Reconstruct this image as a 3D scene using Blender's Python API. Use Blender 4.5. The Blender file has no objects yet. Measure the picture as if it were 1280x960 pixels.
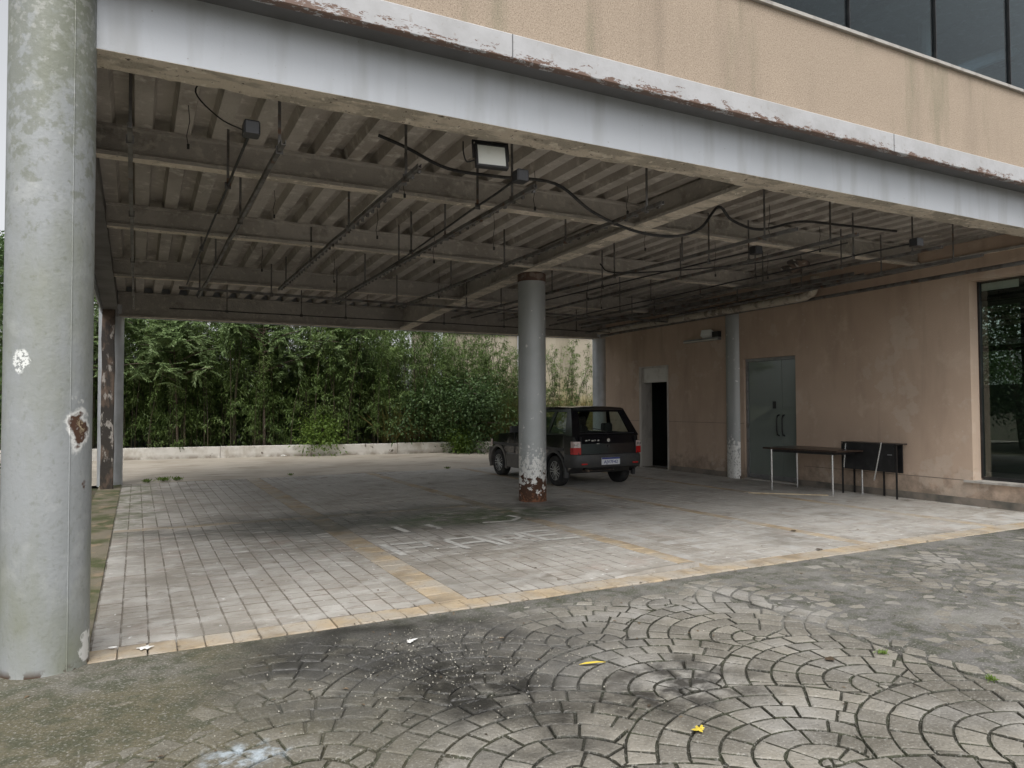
import bpy, bmesh, math, random
import numpy as np
from mathutils import Vector, Matrix, noise
R = math.radians
random.seed(7); rng = np.random.default_rng(7)
scene = bpy.context.scene
COL = scene.collection

# ------------------------------------------------------------------ camera
YAW, PITCH, ROLL, CAMH = R(27.4), R(1.71), R(-0.25), 1.5
fw = Vector((math.sin(YAW)*math.cos(PITCH), math.cos(YAW)*math.cos(PITCH), math.sin(PITCH)))
r0 = Vector((math.cos(YAW), -math.sin(YAW), 0)); u0 = r0.cross(fw)
rt = r0*math.cos(ROLL) + u0*math.sin(ROLL); up = u0*math.cos(ROLL) - r0*math.sin(ROLL)
cam = bpy.data.cameras.new('camera'); camo = bpy.data.objects.new('camera', cam); COL.objects.link(camo)
camo.matrix_world = Matrix(((rt.x, up.x, -fw.x, 0), (rt.y, up.y, -fw.y, 0), (rt.z, up.z, -fw.z, CAMH), (0, 0, 0, 1)))
cam.sensor_width = 36; cam.lens = 905/1280*36; cam.clip_end = 600; cam.clip_start = .05
scene.camera = camo
def pix(p):
    v = Vector(p) - Vector((0, 0, CAMH)); d = v.dot(fw)
    if d < .1: return None
    return 640 + 905*v.dot(rt)/d, 480 - 905*v.dot(up)/d

# ------------------------------------------------------------------ sky, sun, exposure
w = bpy.data.worlds.new('World'); scene.world = w; w.use_nodes = True
nt = w.node_tree; bg = nt.nodes['Background']
sky = nt.nodes.new('ShaderNodeTexSky'); sky.sky_type = 'NISHITA'; sky.sun_disc = False
SUN_EL, SUN_AZ = R(58), R(205)        # azimuth clockwise from +Y: behind the camera, a little left
sky.sun_elevation = SUN_EL; sky.sun_rotation = SUN_AZ; sky.air_density = 1.0; sky.dust_density = 4.0; sky.ozone_density = 1.0
hs = nt.nodes.new('ShaderNodeHueSaturation'); hs.inputs['Saturation'].default_value = .13; hs.inputs['Value'].default_value = 1.0
nt.links.new(sky.outputs[0], hs.inputs['Color']); nt.links.new(hs.outputs[0], bg.inputs['Color'])
bg.inputs['Strength'].default_value = .15
sl = bpy.data.lights.new('sun', 'SUN'); sl.energy = 1.2; sl.angle = R(40); sl.color = (1, .97, .92)
so = bpy.data.objects.new('sun', sl); COL.objects.link(so)
sd = Vector((math.sin(SUN_AZ)*math.cos(SUN_EL), math.cos(SUN_AZ)*math.cos(SUN_EL), math.sin(SUN_EL)))
so.rotation_euler = (-sd).to_track_quat('-Z', 'Y').to_euler()
vs = scene.view_settings; vs.view_transform = 'Standard'; vs.look = 'None'; vs.gamma = 1; vs.use_curve_mapping = False
vs.exposure = 0.55
scene.cycles.max_bounces = 7; scene.cycles.diffuse_bounces = 5; scene.cycles.glossy_bounces = 2; scene.cycles.transparent_max_bounces = 12

# ------------------------------------------------------------------ materials
class NB:
    def __init__(s, name):
        s.m = bpy.data.materials.new(name); s.m.use_nodes = True; s.t = s.m.node_tree; s.n = s.t.nodes
        s.b = s.n['Principled BSDF']; s.geo = s.n.new('ShaderNodeNewGeometry'); s.pos = s.geo.outputs['Position']
    def link(s, a, b): s.t.links.new(a, b)
    def val(s, inp, v):
        if hasattr(v, 'is_linked') or isinstance(v, bpy.types.NodeSocket): s.link(v, inp)
        else: inp.default_value = v
    def math(s, op, a, b=0.0, clamp=False):
        n = s.n.new('ShaderNodeMath'); n.operation = op; n.use_clamp = clamp; s.val(n.inputs[0], a); s.val(n.inputs[1], b); return n.outputs[0]
    def stretch(s, st, off=(0, 0, 0)):
        n = s.n.new('ShaderNodeMapping'); n.inputs['Scale'].default_value = st; n.inputs['Location'].default_value = off
        s.link(s.pos, n.inputs['Vector']); return n.outputs[0]
    def noise(s, scale, detail=4, st=None, off=(0, 0, 0), rough=.55):
        n = s.n.new('ShaderNodeTexNoise'); n.inputs['Scale'].default_value = scale; n.inputs['Detail'].default_value = detail; n.inputs['Roughness'].default_value = rough
        s.link(s.stretch(st or (1, 1, 1), off), n.inputs['Vector']); return n.outputs['Fac']
    def ramp(s, v, lo, hi, a=0., b=1.):
        n = s.n.new('ShaderNodeMapRange'); n.inputs[1].default_value = lo; n.inputs[2].default_value = hi; n.inputs[3].default_value = a; n.inputs[4].default_value = b
        s.val(n.inputs[0], v); return n.outputs[0]
    def mix(s, f, a, b):
        n = s.n.new('ShaderNodeMix'); n.data_type = 'RGBA'; s.val(n.inputs[0], f)
        for i, c in ((6, a), (7, b)):
            if isinstance(c, bpy.types.NodeSocket): s.link(c, n.inputs[i])
            else: n.inputs[i].default_value = (*c, 1)
        return n.outputs[2]
    def axis(s, i):
        n = s.n.new('ShaderNodeSeparateXYZ'); s.link(s.pos, n.inputs[0]); return n.outputs[i]
    def blob(s, c, r, soft, st=(1, 1, 1), wob=.5, ws=1.5):
        n = s.n.new('ShaderNodeVectorMath'); n.operation = 'DISTANCE'; s.link(s.stretch(st), n.inputs[0])
        n.inputs[1].default_value = tuple(a*b for a, b in zip(c, st))
        d = s.math('ADD', n.outputs['Value'], s.math('MULTIPLY', s.math('SUBTRACT', s.noise(ws, 4), .5), wob*2))
        return s.ramp(d, r, r+soft, 1, 0)
def layered(name, base, layers=(), rough=.7, bump=(), metal=0., vary=0., rvar=0., spec=.5):
    """base colour with real stains/wear laid over it; every mask is in world space"""
    b = NB(name); col = base; rsock = rough
    if vary:
        oi = b.n.new('ShaderNodeObjectInfo'); r = b.math('FRACT', b.math('ADD', oi.outputs['Random'], b.geo.outputs['Random Per Island']))
        col = b.mix(r, tuple(c*(1-vary) for c in base), tuple(min(1, c*(1+vary)) for c in base))
    for L in layers:
        nz = b.noise(L.get('s', 2), min(5, L.get('d', 3)), L.get('st'), L.get('off', (0, 0, 0)), L.get('r', .6))
        if 'zt' in L: nz = b.math('ADD', nz, b.ramp(b.axis(2), *L['zt'], .32, -.35))
        f = b.ramp(nz, L.get('lo', .5), L.get('hi', .6), 0, L.get('f', 1.))
        if 'blob' in L: f = b.math('MULTIPLY', f, b.blob(*L['blob']))
        if 'z' in L: f = b.math('MULTIPLY', f, b.ramp(b.axis(2), *L['z'], 1, 0))
        col = b.mix(f, col, L['c'])
        if 'rough' in L:
            n = b.n.new('ShaderNodeMix'); b.val(n.inputs[0], f); b.val(n.inputs[2], rsock); n.inputs[3].default_value = L['rough']; rsock = n.outputs[0]
    if isinstance(col, tuple): b.b.inputs['Base Color'].default_value = (*col, 1)
    else: b.link(col, b.b.inputs['Base Color'])
    b.val(b.b.inputs['Roughness'], rsock); b.b.inputs['Metallic'].default_value = metal; b.b.inputs['Specular IOR Level'].default_value = spec
    prev = None
    for (sc, st) in bump:
        n = b.n.new('ShaderNodeBump'); n.inputs['Strength'].default_value = st; n.inputs['Distance'].default_value = .02
        b.link(b.noise(sc, 3), n.inputs['Height'])
        if prev: b.link(prev, n.inputs['Normal'])
        prev = n.outputs[0]
    if prev: b.link(prev, b.b.inputs['Normal'])
    return b.m
def glassy(name, tint, base_refl=.06, rough=.0, film=None, filmf=0.):
    b = NB(name); out = b.n['Material Output']; b.n.remove(b.b)
    tr = b.n.new('ShaderNodeBsdfTransparent'); tr.inputs[0].default_value = (*tint, 1)
    gl = b.n.new('ShaderNodeBsdfGlossy'); gl.inputs['Roughness'].default_value = rough; gl.inputs[0].default_value = (.9, .95, .95, 1)
    fr = b.n.new('ShaderNodeLayerWeight'); fr.inputs[0].default_value = .5
    f = b.math('ADD', b.math('MULTIPLY', b.math('POWER', fr.outputs['Facing'], 4.), .6), base_refl, True)
    a = tr.outputs[0]
    if film:
        df = b.n.new('ShaderNodeBsdfDiffuse'); df.inputs[0].default_value = (*film, 1)
        m0 = b.n.new('ShaderNodeMixShader'); m0.inputs[0].default_value = filmf; b.link(a, m0.inputs[1]); b.link(df.outputs[0], m0.inputs[2]); a = m0.outputs[0]
    mx = b.n.new('ShaderNodeMixShader'); b.link(f, mx.inputs[0]); b.link(a, mx.inputs[1]); b.link(gl.outputs[0], mx.inputs[2]); b.link(mx.outputs[0], out.inputs[0])
    return b.m
def worn_paint(name, col, lo, hi):
    b = NB(name); out = b.n['Material Output']; b.b.inputs['Base Color'].default_value = (*col, 1); b.b.inputs['Roughness'].default_value = .7
    tr = b.n.new('ShaderNodeBsdfTransparent'); mx = b.n.new('ShaderNodeMixShader')
    f = b.math('MULTIPLY', b.ramp(b.noise(9, 8, rough=.7), lo, hi), b.ramp(b.noise(2.2, 3), .3, .5, .65, 1))
    b.link(f, mx.inputs[0]); b.link(tr.outputs[0], mx.inputs[1]); b.link(b.b.outputs[0], mx.inputs[2]); b.link(mx.outputs[0], out.inputs[0])
    return b.m
def leafmat(name, c1, c2, c3=None):
    b = NB(name); r = b.geo.outputs['Random Per Island']; oi = b.n.new('ShaderNodeObjectInfo')
    col = b.mix(r, c1, c2)
    if c3: col = b.mix(b.ramp(b.noise(.9, 3), .5, .68), col, c3)
    b.link(col, b.b.inputs['Base Color']); b.b.inputs['Roughness'].default_value = .5; b.b.inputs['Specular IOR Level'].default_value = .35
    tl = b.n.new('ShaderNodeBsdfTranslucent'); b.link(col, tl.inputs[0]); mx = b.n.new('ShaderNodeMixShader'); mx.inputs[0].default_value = .25
    b.link(b.b.outputs[0], mx.inputs[1]); b.link(tl.outputs[0], mx.inputs[2]); b.link(mx.outputs[0], b.n['Material Output'].inputs[0])
    return b.m

RUST, WHITEP, MOSS = (.085, .043, .026), (.72, .72, .70), (.13, .15, .075)
MT = {}
MT['silver'] = layered('silver beam paint', (.50, .52, .55), [
    dict(c=(.40, .42, .44), s=1.1, lo=.45, hi=.75, f=.55), dict(c=(.31, .31, .30), s=4, st=(1, 1, .12), lo=.50, hi=.74, f=.6),
    dict(c=(.2, .18, .15), s=38, d=3, lo=.68, hi=.74, f=.7)], rough=.42, bump=[(40, .08), (3, .05)], metal=.15)
MT['ledge'] = layered('peeling white ledge paint', (.46, .46, .47), [
    dict(c=(.31, .305, .30), s=3.5, d=5, lo=.42, hi=.7, f=.5), dict(c=(.16, .10, .075), s=9, d=5, st=(.45, 1, 1.3), lo=.56, hi=.585, r=.85, zt=(4.0, 4.33)),
    dict(c=(.30, .26, .23), s=20, d=6, lo=.62, hi=.66, f=.8, z=(4.1, 4.3))], rough=.5, bump=[(25, .12)])
MT['soffit'] = layered('dark ledge soffit', (.15, .15, .155), [dict(c=(.12, .12, .12), s=3, lo=.45, hi=.7)], rough=.6)
MT['stucco'] = layered('beige stucco', (.405, .325, .25), [
    dict(c=(.48, .385, .295), s=.7, lo=.4, hi=.7, f=.7), dict(c=(.29, .235, .18), s=2.2, st=(1, 1, .10), lo=.53, hi=.74, f=.75),
    dict(c=(.21, .205, .135), s=1.6, d=5, st=(1.6, 1, .22), lo=.57, hi=.72, f=.7), dict(c=(.17, .13, .095), s=95, d=2, lo=.48, hi=.66, f=.75), dict(c=(.62, .52, .41), s=90, d=2, lo=.58, hi=.70, f=.6, off=(5, 3, 1))],
    rough=.9, bump=[(220, .22), (30, .08)])
MT['wall'] = layered('beige rendered wall', (.53, .405, .315), [
    dict(c=(.45, .335, .255), s=.8, lo=.4, hi=.7, f=.8), dict(c=(.35, .26, .195), s=2.5, st=(1, 1, .2), lo=.5, hi=.75, f=.6), dict(c=(.62, .50, .40), s=3, d=5, lo=.56, hi=.72, f=.6),
    dict(c=(.6, .55, .48), s=9, d=8, lo=.69, hi=.72, f=.7), dict(c=(.20, .165, .13), s=5, d=5, lo=.40, hi=.72, f=.8, zt=(-.15, .75), r=.7), dict(c=(.33, .25, .19), s=5, d=4, st=(1, 1, .06), lo=.60, hi=.72, f=.35), dict(c=(.58, .49, .41), s=1.1, d=5, lo=.60, hi=.63, f=.45, off=(7, 3, 2))], rough=.9, bump=[(60, .3), (6, .15)])
MT['skirt'] = layered('dirty skirting', (.22, .19, .16), [dict(c=(.08, .08, .07), s=3, lo=.4, hi=.7)], rough=.85, bump=[(30, .3)])
def colmat(name, moss, chips, rustz):
    L = [dict(c=(.27, .285, .285) if moss else (.34, .36, .36), s=2.2, lo=.45, hi=.7, f=.6), dict(c=(.42, .43, .43), s=6, lo=.58, hi=.72, f=.5)]
    if moss: L += [dict(c=(.20, .21, .13), s=1.5, d=8, st=(1, 1, .45), lo=.46, hi=.62, f=.8, z=(1.6, 2.4)) if False else dict(c=(.20, .21, .135), s=1.9, d=8, st=(1, 1, .4), lo=.45, hi=.68, f=.7),
                   dict(c=(.16, .17, .13), s=30, d=4, lo=.56, hi=.72, f=.35, st=(1, 1, .8)), dict(c=(.44, .45, .44), s=3.2, d=5, lo=.58, hi=.70, f=.4)]
    L += [dict(c=WHITEP, s=11, d=5, lo=.66 if chips else .78, hi=.68 if chips else .79, off=(3, 1, 7))]
    if chips:
        L += [dict(c=WHITEP, s=15, d=5, lo=.52, hi=.55, zt=(.05, 1.5)), dict(c=(.30, .30, .29), s=34, d=4, lo=.56, hi=.6, z=(.4, .9), f=.8),
              dict(c=RUST, s=9, d=5, lo=.50, hi=.53, zt=(-.12, rustz*2), rough=.9), dict(c=(.22, .10, .055), s=24, d=4, lo=.55, hi=.6, zt=(-.3, rustz*1.6), rough=.9)]
    return L
MT['colA'] = layered('mossy silver column paint', (.31, .325, .33), colmat('a', True, False, 0) + [
    dict(c=(.15, .16, .11), s=14, d=5, lo=.52, hi=.62, f=.55, zt=(4.6, .9)), dict(c=(.40, .40, .38), s=22, d=4, lo=.6, hi=.68, f=.5, zt=(5.2, 1.2)),
    dict(c=(.68, .68, .66), s=9, d=6, lo=.3, hi=.4, blob=((-.265, 4.86, 1.40), .075, .015, (1, 1, .55), .09, 9)),
    dict(c=RUST, s=9, d=6, lo=.3, hi=.4, blob=((-.265, 4.86, 1.40), .058, .012, (1, 1, .55), .09, 9), rough=.95),
    dict(c=(.55, .46, .30), s=18, d=5, lo=.5, hi=.52, blob=((-.255, 4.86, 1.41), .045, .012, (1, 1, .6), .05, 9)),
    dict(c=RUST, s=9, d=6, lo=.3, hi=.4, blob=((-.25, 4.89, 1.05), .026, .01, (1, 1, .55), .06, 12), rough=.95),
    dict(c=WHITEP, s=9, d=6, lo=.3, hi=.4, blob=((-.24, 4.95, .10), .045, .012, (1, 1, .6), .1, 9)),
    dict(c=(.75, .76, .74), s=60, d=2, lo=.45, hi=.5, blob=((-.58, 4.845, 1.76), .045, .01, (1, 1, .8), .03, 20)),
    dict(c=(.06, .03, .015), s=7, d=6, lo=.46, hi=.5, z=(.005, .05))], rough=.48, bump=[(45, .12), (5, .08)], metal=.1)
MT['colC'] = layered('chipped silver column paint', (.40, .42, .43), colmat('c', False, True, .38), rough=.38, bump=[(25, .15)], metal=.25)
MT['colE'] = layered('wall column paint', (.37, .38, .38), colmat('c', False, True, .06), rough=.4, bump=[(25, .15)], metal=.25)
MT['colB'] = layered('pale silver column paint', (.55, .57, .60), colmat('b', False, False, 0), rough=.45, bump=[(20, .1)], metal=.15)
MT['rusty'] = layered('dark rusted steel', (.045, .038, .033), [dict(c=(.16, .11, .08), s=5, d=7, st=(1, 1, .4), lo=.5, hi=.6, f=.8), dict(c=(.36, .33, .30), s=7, d=7, st=(1, 1, .35), lo=.60, hi=.64)], rough=.8, bump=[(20, .4)])
MT['collar'] = layered('brown column collar', (.10, .06, .045), [dict(c=(.18, .14, .12), s=8, lo=.5, hi=.6)], rough=.8)
MT['deck'] = layered('sprayed grey deck', (.47, .43, .39), [dict(c=(.34, .305, .27), s=1.1, d=5, lo=.40, hi=.66), dict(c=(.22, .19, .165), s=2.4, d=5, st=(1, .4, 1), lo=.56, hi=.68, f=.7), dict(c=(.66, .62, .57), s=7, lo=.55, hi=.7, f=.7)], rough=.95, bump=[(35, .5), (9, .3)])
MT['joist'] = layered('sprayed fireproofing', (.45, .415, .38), [dict(c=(.34, .31, .28), s=1.6, d=5, lo=.42, hi=.66), dict(c=(.22, .195, .17), s=3, d=5, lo=.58, hi=.70, f=.7), dict(c=(.60, .56, .50), s=11, lo=.55, hi=.7, f=.7)], rough=.95, bump=[(28, .8), (70, .4)])
MT['flange'] = layered('flaking cream flange', (.68, .60, .50), [dict(c=(.46, .41, .34), s=4, d=8, st=(.4, 1, 1), lo=.48, hi=.54), dict(c=(.78, .71, .61), s=9, d=6, lo=.58, hi=.63), dict(c=(.13, .10, .085), s=22, d=6, lo=.63, hi=.67)], rough=.95, bump=[(30, 1.0), (8, .6)])
MT['rawsteel'] = layered('grimy steel', (.20, .19, .185), [dict(c=(.12, .11, .105), s=2, lo=.4, hi=.7)], rough=.8, bump=[(20, .3)])
MT['galv'] = layered('dull ceiling rail', (.17, .165, .16), [dict(c=(.08, .07, .06), s=6, lo=.45, hi=.65), dict(c=(.14, .08, .05), s=9, lo=.6, hi=.7)], rough=.6, metal=.4)
MT['black'] = layered('black plastic', (.022, .022, .024), rough=.45)
MT['cable'] = layered('black cable sheath', (.02, .02, .021), [dict(c=(.07, .065, .06), s=8, lo=.5, hi=.7)], rough=.6)
MT['beigepipe'] = layered('beige insulated pipe', (.42, .37, .30), [dict(c=(.2, .17, .14), s=5, lo=.5, hi=.62), dict(c=(.5, .48, .44), s=9, lo=.6, hi=.66)], rough=.85, bump=[(20, .4)])
MT['whitemat'] = layered('off white painted panel', (.62, .60, .56), [dict(c=(.42, .39, .35), s=4, lo=.5, hi=.7, f=.6)], rough=.6)
MT['doorwhite'] = layered('door frame paint', (.50, .47, .43), [dict(c=(.3, .27, .24), s=5, st=(1, 1, .3), lo=.5, hi=.7)], rough=.6)
MT['diffuser'] = layered('floodlight lens', (.78, .80, .76), [dict(c=(.6, .63, .55), s=5, lo=.5, hi=.8)], rough=.25)
MT['glass'] = glassy('window glass', (.60, .68, .64), .10)
MT['glassup'] = glassy('dark upper glass', (.62, .70, .74), .025)
MT['glassdoor'] = glassy('filmed door glass', (.35, .40, .37), .05, .03, (.36, .41, .38), .5)
MT['carglass'] = glassy('car glass', (.86, .90, .88), .03)
MT['alu'] = layered('grey aluminium', (.30, .31, .32), [dict(c=(.2, .2, .2), s=8, lo=.5, hi=.7)], rough=.4, metal=.6)
MT['sill'] = layered('window sill', (.42, .40, .37), [dict(c=(.22, .2, .18), s=4, lo=.5, hi=.7)], rough=.7)
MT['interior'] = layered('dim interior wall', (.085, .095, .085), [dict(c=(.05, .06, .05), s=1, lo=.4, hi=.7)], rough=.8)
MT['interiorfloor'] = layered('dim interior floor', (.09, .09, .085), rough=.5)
# ground
WET = [dict(c=(.07, .068, .06), s=2, d=6, lo=.28, hi=.56, f=.85, blob=((3.7, 9.35, 0), .85, .7, (.5, 1.0, 1), .5, 1.2), rough=.35),
       dict(c=(.05, .05, .045), s=2.5, d=6, lo=.30, hi=.56, f=.6, blob=((1.5, 9.6, 0), .35, .6, (.4, 1.0, 1), .4, 1.2), rough=.4),
       dict(c=(.035, .06, .02), s=4, d=6, lo=.4, hi=.55, f=.95, blob=((4.2, 9.0, 0), .40, .35, (.45, 1.0, 1), .3, 2), rough=.4)]
def tilelayers():
    return [dict(c=(.24, .215, .18), s=1.1, d=5, lo=.42, hi=.64, f=.8), dict(c=(.46, .445, .42), s=3.2, d=5, st=(.8, 1.2, 1), lo=.5, hi=.66, f=.75), dict(c=(.17, .145, .115), s=9, d=5, st=(.8, 1.3, 1), lo=.56, hi=.68, f=.6),
            dict(c=(.34, .27, .23), s=1.7, d=5, lo=.56, hi=.7, f=.5), dict(c=(.17, .165, .15), s=.55, d=6, lo=.52, hi=.68, f=.5), dict(c=(.45, .435, .41), s=2, d=5, lo=.35, hi=.55, f=.6, blob=((7.5, 12.0, 0), 3.0, 2.5, (.8, .8, 1), .8, .8)),  # last layer paints the floor around the car lighter, as if better lit
            dict(c=(.12, .13, .07), s=3, lo=.45, hi=.6, f=.8, blob=((-.1, 13.2, 0), .25, .3, (1, .12, 1), .2, 2)),
            dict(c=(.72, .72, .72), s=14, d=6, lo=.66, hi=.70, f=.7)] + WET
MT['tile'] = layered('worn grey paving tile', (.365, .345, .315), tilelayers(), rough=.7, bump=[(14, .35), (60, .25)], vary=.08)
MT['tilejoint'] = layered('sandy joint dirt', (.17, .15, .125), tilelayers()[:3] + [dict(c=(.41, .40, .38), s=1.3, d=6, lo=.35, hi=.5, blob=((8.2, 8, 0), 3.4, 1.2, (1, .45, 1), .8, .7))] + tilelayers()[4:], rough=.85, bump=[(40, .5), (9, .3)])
MT['tanbrick'] = layered('yellow ochre paver', (.385, .305, .205), [dict(c=(.22, .18, .13), s=3, lo=.45, hi=.65, f=.8), dict(c=(.37, .335, .285), s=2.2, d=5, lo=.42, hi=.58, f=.9), dict(c=(.25, .2, .15), s=30, d=3, lo=.58, hi=.66, f=.6)] + WET, rough=.75, bump=[(30, .4)], vary=.16)
COBL = [dict(c=(.31, .30, .28), s=1.3, d=5, lo=.48, hi=.66, f=.85), dict(c=(.085, .077, .06), s=1.5, d=5, lo=.46, hi=.66, f=.75, off=(4, 2, 0)),
        dict(c=(.095, .085, .05), s=1.2, d=7, lo=.30, hi=.55, f=.85, blob=((-.1, 4.0, 0), .75, .6, (.6, .75, 1), .4, 1.2)),
        dict(c=(.38, .37, .34), s=70, d=2, lo=.55, hi=.7, f=.5), dict(c=(.07, .068, .06), s=60, d=3, lo=.58, hi=.68, f=.55, off=(9, 1, 0)),
        dict(c=(.022, .021, .019), s=2.6, d=5, lo=.36, hi=.52, f=.93, blob=((1.4, 4.42, 0), .38, .26, (.62, 1, 1), .40, 2.2), rough=.3),
        dict(c=(.085, .083, .078), s=2.4, d=5, lo=.30, hi=.55, f=.75, blob=((1.55, 4.05, 0), .62, .5, (.75, 1, 1), .35, 1.6), rough=.45),
        dict(c=(.025, .024, .022), s=2.8, d=5, lo=.38, hi=.54, f=.92, blob=((1.62, 3.5, 0), .22, .3, (1, .6, 1), .45, 2.4), rough=.3),
        dict(c=(.03, .028, .025), s=5, d=8, lo=.42, hi=.56, f=.85, blob=((2.55, 3.05, 0), .14, .3, (.6, 1, 1), .4, 2.6), rough=.35),
        dict(c=(.40, .46, .51), s=9, d=5, lo=.45, hi=.60, f=.8, blob=((.42, 3.33, 0), .09, .08, (.8, 1, 1), .13, 5))]
MT['cobble'] = layered('grey cobble', (.205, .19, .16), COBL, rough=.72, bump=[(60, .5), (14, .4)], vary=.28)
MT['grout'] = layered('mossy grout dirt', (.032, .030, .020), [dict(c=(.145, .14, .132), s=3, lo=.2, hi=.5, f=.95, blob=((6.6, 3.7, 0), 2.35, .3, (1, .4, 1), .3, .8)), dict(c=(.135, .122, .082), s=3, lo=.25, hi=.5, f=.9, blob=((-.5, 4.3, 0), 1.15, .3, (1, .9, 1), .3, 1.2)), dict(c=(.145, .14, .125), s=3, lo=.2, hi=.5, f=.95, blob=((2.0, 5.0, 0), .50, .18, (.1, 1, 1), .2, 1.2))] + COBL[2:3] + [dict(c=(.05, .055, .03), s=7, lo=.45, hi=.6, f=.7), dict(c=(.28, .27, .25), s=.9, d=5, lo=.48, hi=.66, f=.6, blob=((6.5, 3.7, 0), 2.4, .6, (1, .5, 1), .7, .8))] + COBL[3:], rough=.8, bump=[(50, .6), (9, .4)])
MT['drive'] = layered('weathered driveway concrete', (.41, .365, .305), [dict(c=(.30, .26, .21), s=.7, d=7, lo=.45, hi=.65, f=.8), dict(c=(.48, .44, .385), s=1.7, st=(.5, 2, 1), lo=.52, hi=.68, f=.7), dict(c=(.14, .13, .09), s=2.5, d=6, st=(.4, 1.5, 1), lo=.58, hi=.68, f=.7)], rough=.85, bump=[(20, .4)])
MT['soil'] = layered('dark soil', (.085, .07, .045), [dict(c=(.06, .075, .03), s=2, lo=.45, hi=.6)], rough=.95, bump=[(12, .6)])
MT['kerb'] = layered('whitewashed low wall', (.62, .60, .56), [dict(c=(.35, .31, .25), s=2, d=7, st=(1, 1, .7), lo=.48, hi=.66, f=.8), dict(c=(.12, .10, .08), s=5, d=7, lo=.66, hi=.7), dict(c=(.2, .17, .13), s=3, lo=.35, hi=.6, z=(.03, .14), f=.8)], rough=.85, bump=[(15, .3)])
MT['backwall'] = layered('stained back wall', (.34, .30, .235), [dict(c=(.22, .195, .14), s=.9, d=7, st=(1.4, 1, .25), lo=.46, hi=.66), dict(c=(.42, .385, .32), s=.5, lo=.55, hi=.7, f=.7), dict(c=(.25, .215, .09), s=.8, lo=.3, hi=.5, z=(1.2, 3.4), f=.8)], rough=.9, bump=[(8, .3)])
MT['paintmark'] = worn_paint('worn white road paint', (.60, .59, .56), .29, .45)
MT['paintghost'] = worn_paint('almost worn off road paint', (.5, .49, .45), .52, .62)
# plants
MT['bamboo'] = leafmat('bamboo leaves', (.065, .11, .03), (.135, .20, .055), (.175, .245, .08))
MT['feather'] = leafmat('feathery leaves', (.13, .20, .08), (.23, .31, .13), (.27, .35, .17))
MT['bush'] = leafmat('glossy bush leaves', (.045, .085, .03), (.09, .15, .05), (.12, .19, .07))
MT['bright'] = leafmat('bright shrub leaves', (.10, .17, .03), (.17, .25, .05))
MT['dry'] = leafmat('dry grass', (.30, .23, .09), (.22, .20, .07), (.13, .15, .04))
MT['culm'] = layered('bamboo culm', (.07, .058, .03), [dict(c=(.04, .035, .02), s=3, lo=.45, hi=.6)], rough=.6)
MT['bark'] = layered('grey brown bark', (.13, .10, .075), [dict(c=(.07, .055, .04), s=8, st=(1, 1, .3), lo=.45, hi=.6)], rough=.9, bump=[(25, .6)])
MT['yellowleaf'] = layered('fallen yellow leaf', (.62, .48, .06), [dict(c=(.4, .25, .05), s=40, lo=.55, hi=.7)], rough=.6)
MT['paper'] = layered('litter white', (.7, .7, .68), [dict(c=(.45, .43, .4), s=20, lo=.5, hi=.7)], rough=.7)
MT['crumb'] = layered('pale crumbs', (.36, .34, .29), rough=.9, vary=.3)
MT['litterbrown'] = layered('dry flakes', (.11, .08, .05), rough=.9, vary=.6)
MT['brownleaf'] = layered('dry brown leaf', (.06, .04, .022), rough=.8)
# car
MT['carpaint'] = layered('black car paint', (.006, .006, .009), [dict(c=(.012, .012, .012), s=3, lo=.45, hi=.7, f=.6)], rough=.12)
MT['carplastic'] = layered('grey bumper plastic', (.040, .040, .042), [dict(c=(.06, .058, .054), s=6, lo=.45, hi=.7)], rough=.5)
MT['sidecladding'] = layered('dusty side cladding', (.13, .12, .11), [dict(c=(.09, .085, .08), s=4, lo=.45, hi=.65)], rough=.45)
MT['tyre'] = layered('tyre rubber', (.014, .014, .015), [dict(c=(.04, .037, .033), s=9, lo=.5, hi=.7)], rough=.85)
MT['rim'] = layered('alloy rim', (.42, .42, .40), [dict(c=(.25, .24, .22), s=12, lo=.5, hi=.7)], rough=.4, metal=.5)
MT['redlens'] = layered('red lens', (.42, .012, .012), rough=.15)
MT['clearlens'] = layered('clear lens', (.52, .40, .38), rough=.15)
MT['chrome'] = layered('chrome', (.66, .67, .68), rough=.22, metal=.9)
MT['plate'] = layered('plate white', (.62, .64, .68), rough=.4)
MT['plateblue'] = layered('plate blue', (.02, .04, .22), rough=.4)
MT['seatcloth'] = layered('car seat cloth', (.03, .03, .032), rough=.9)
MT['tabletop'] = layered('dark table top', (.035, .022, .016), [dict(c=(.06, .04, .03), s=5, st=(1, 6, 1), lo=.45, hi=.65)], rough=.3)
MT['blackmetal'] = layered('black metal', (.013, .013, .014), [dict(c=(.03, .03, .03), s=7, lo=.5, hi=.7)], rough=.35)

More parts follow.
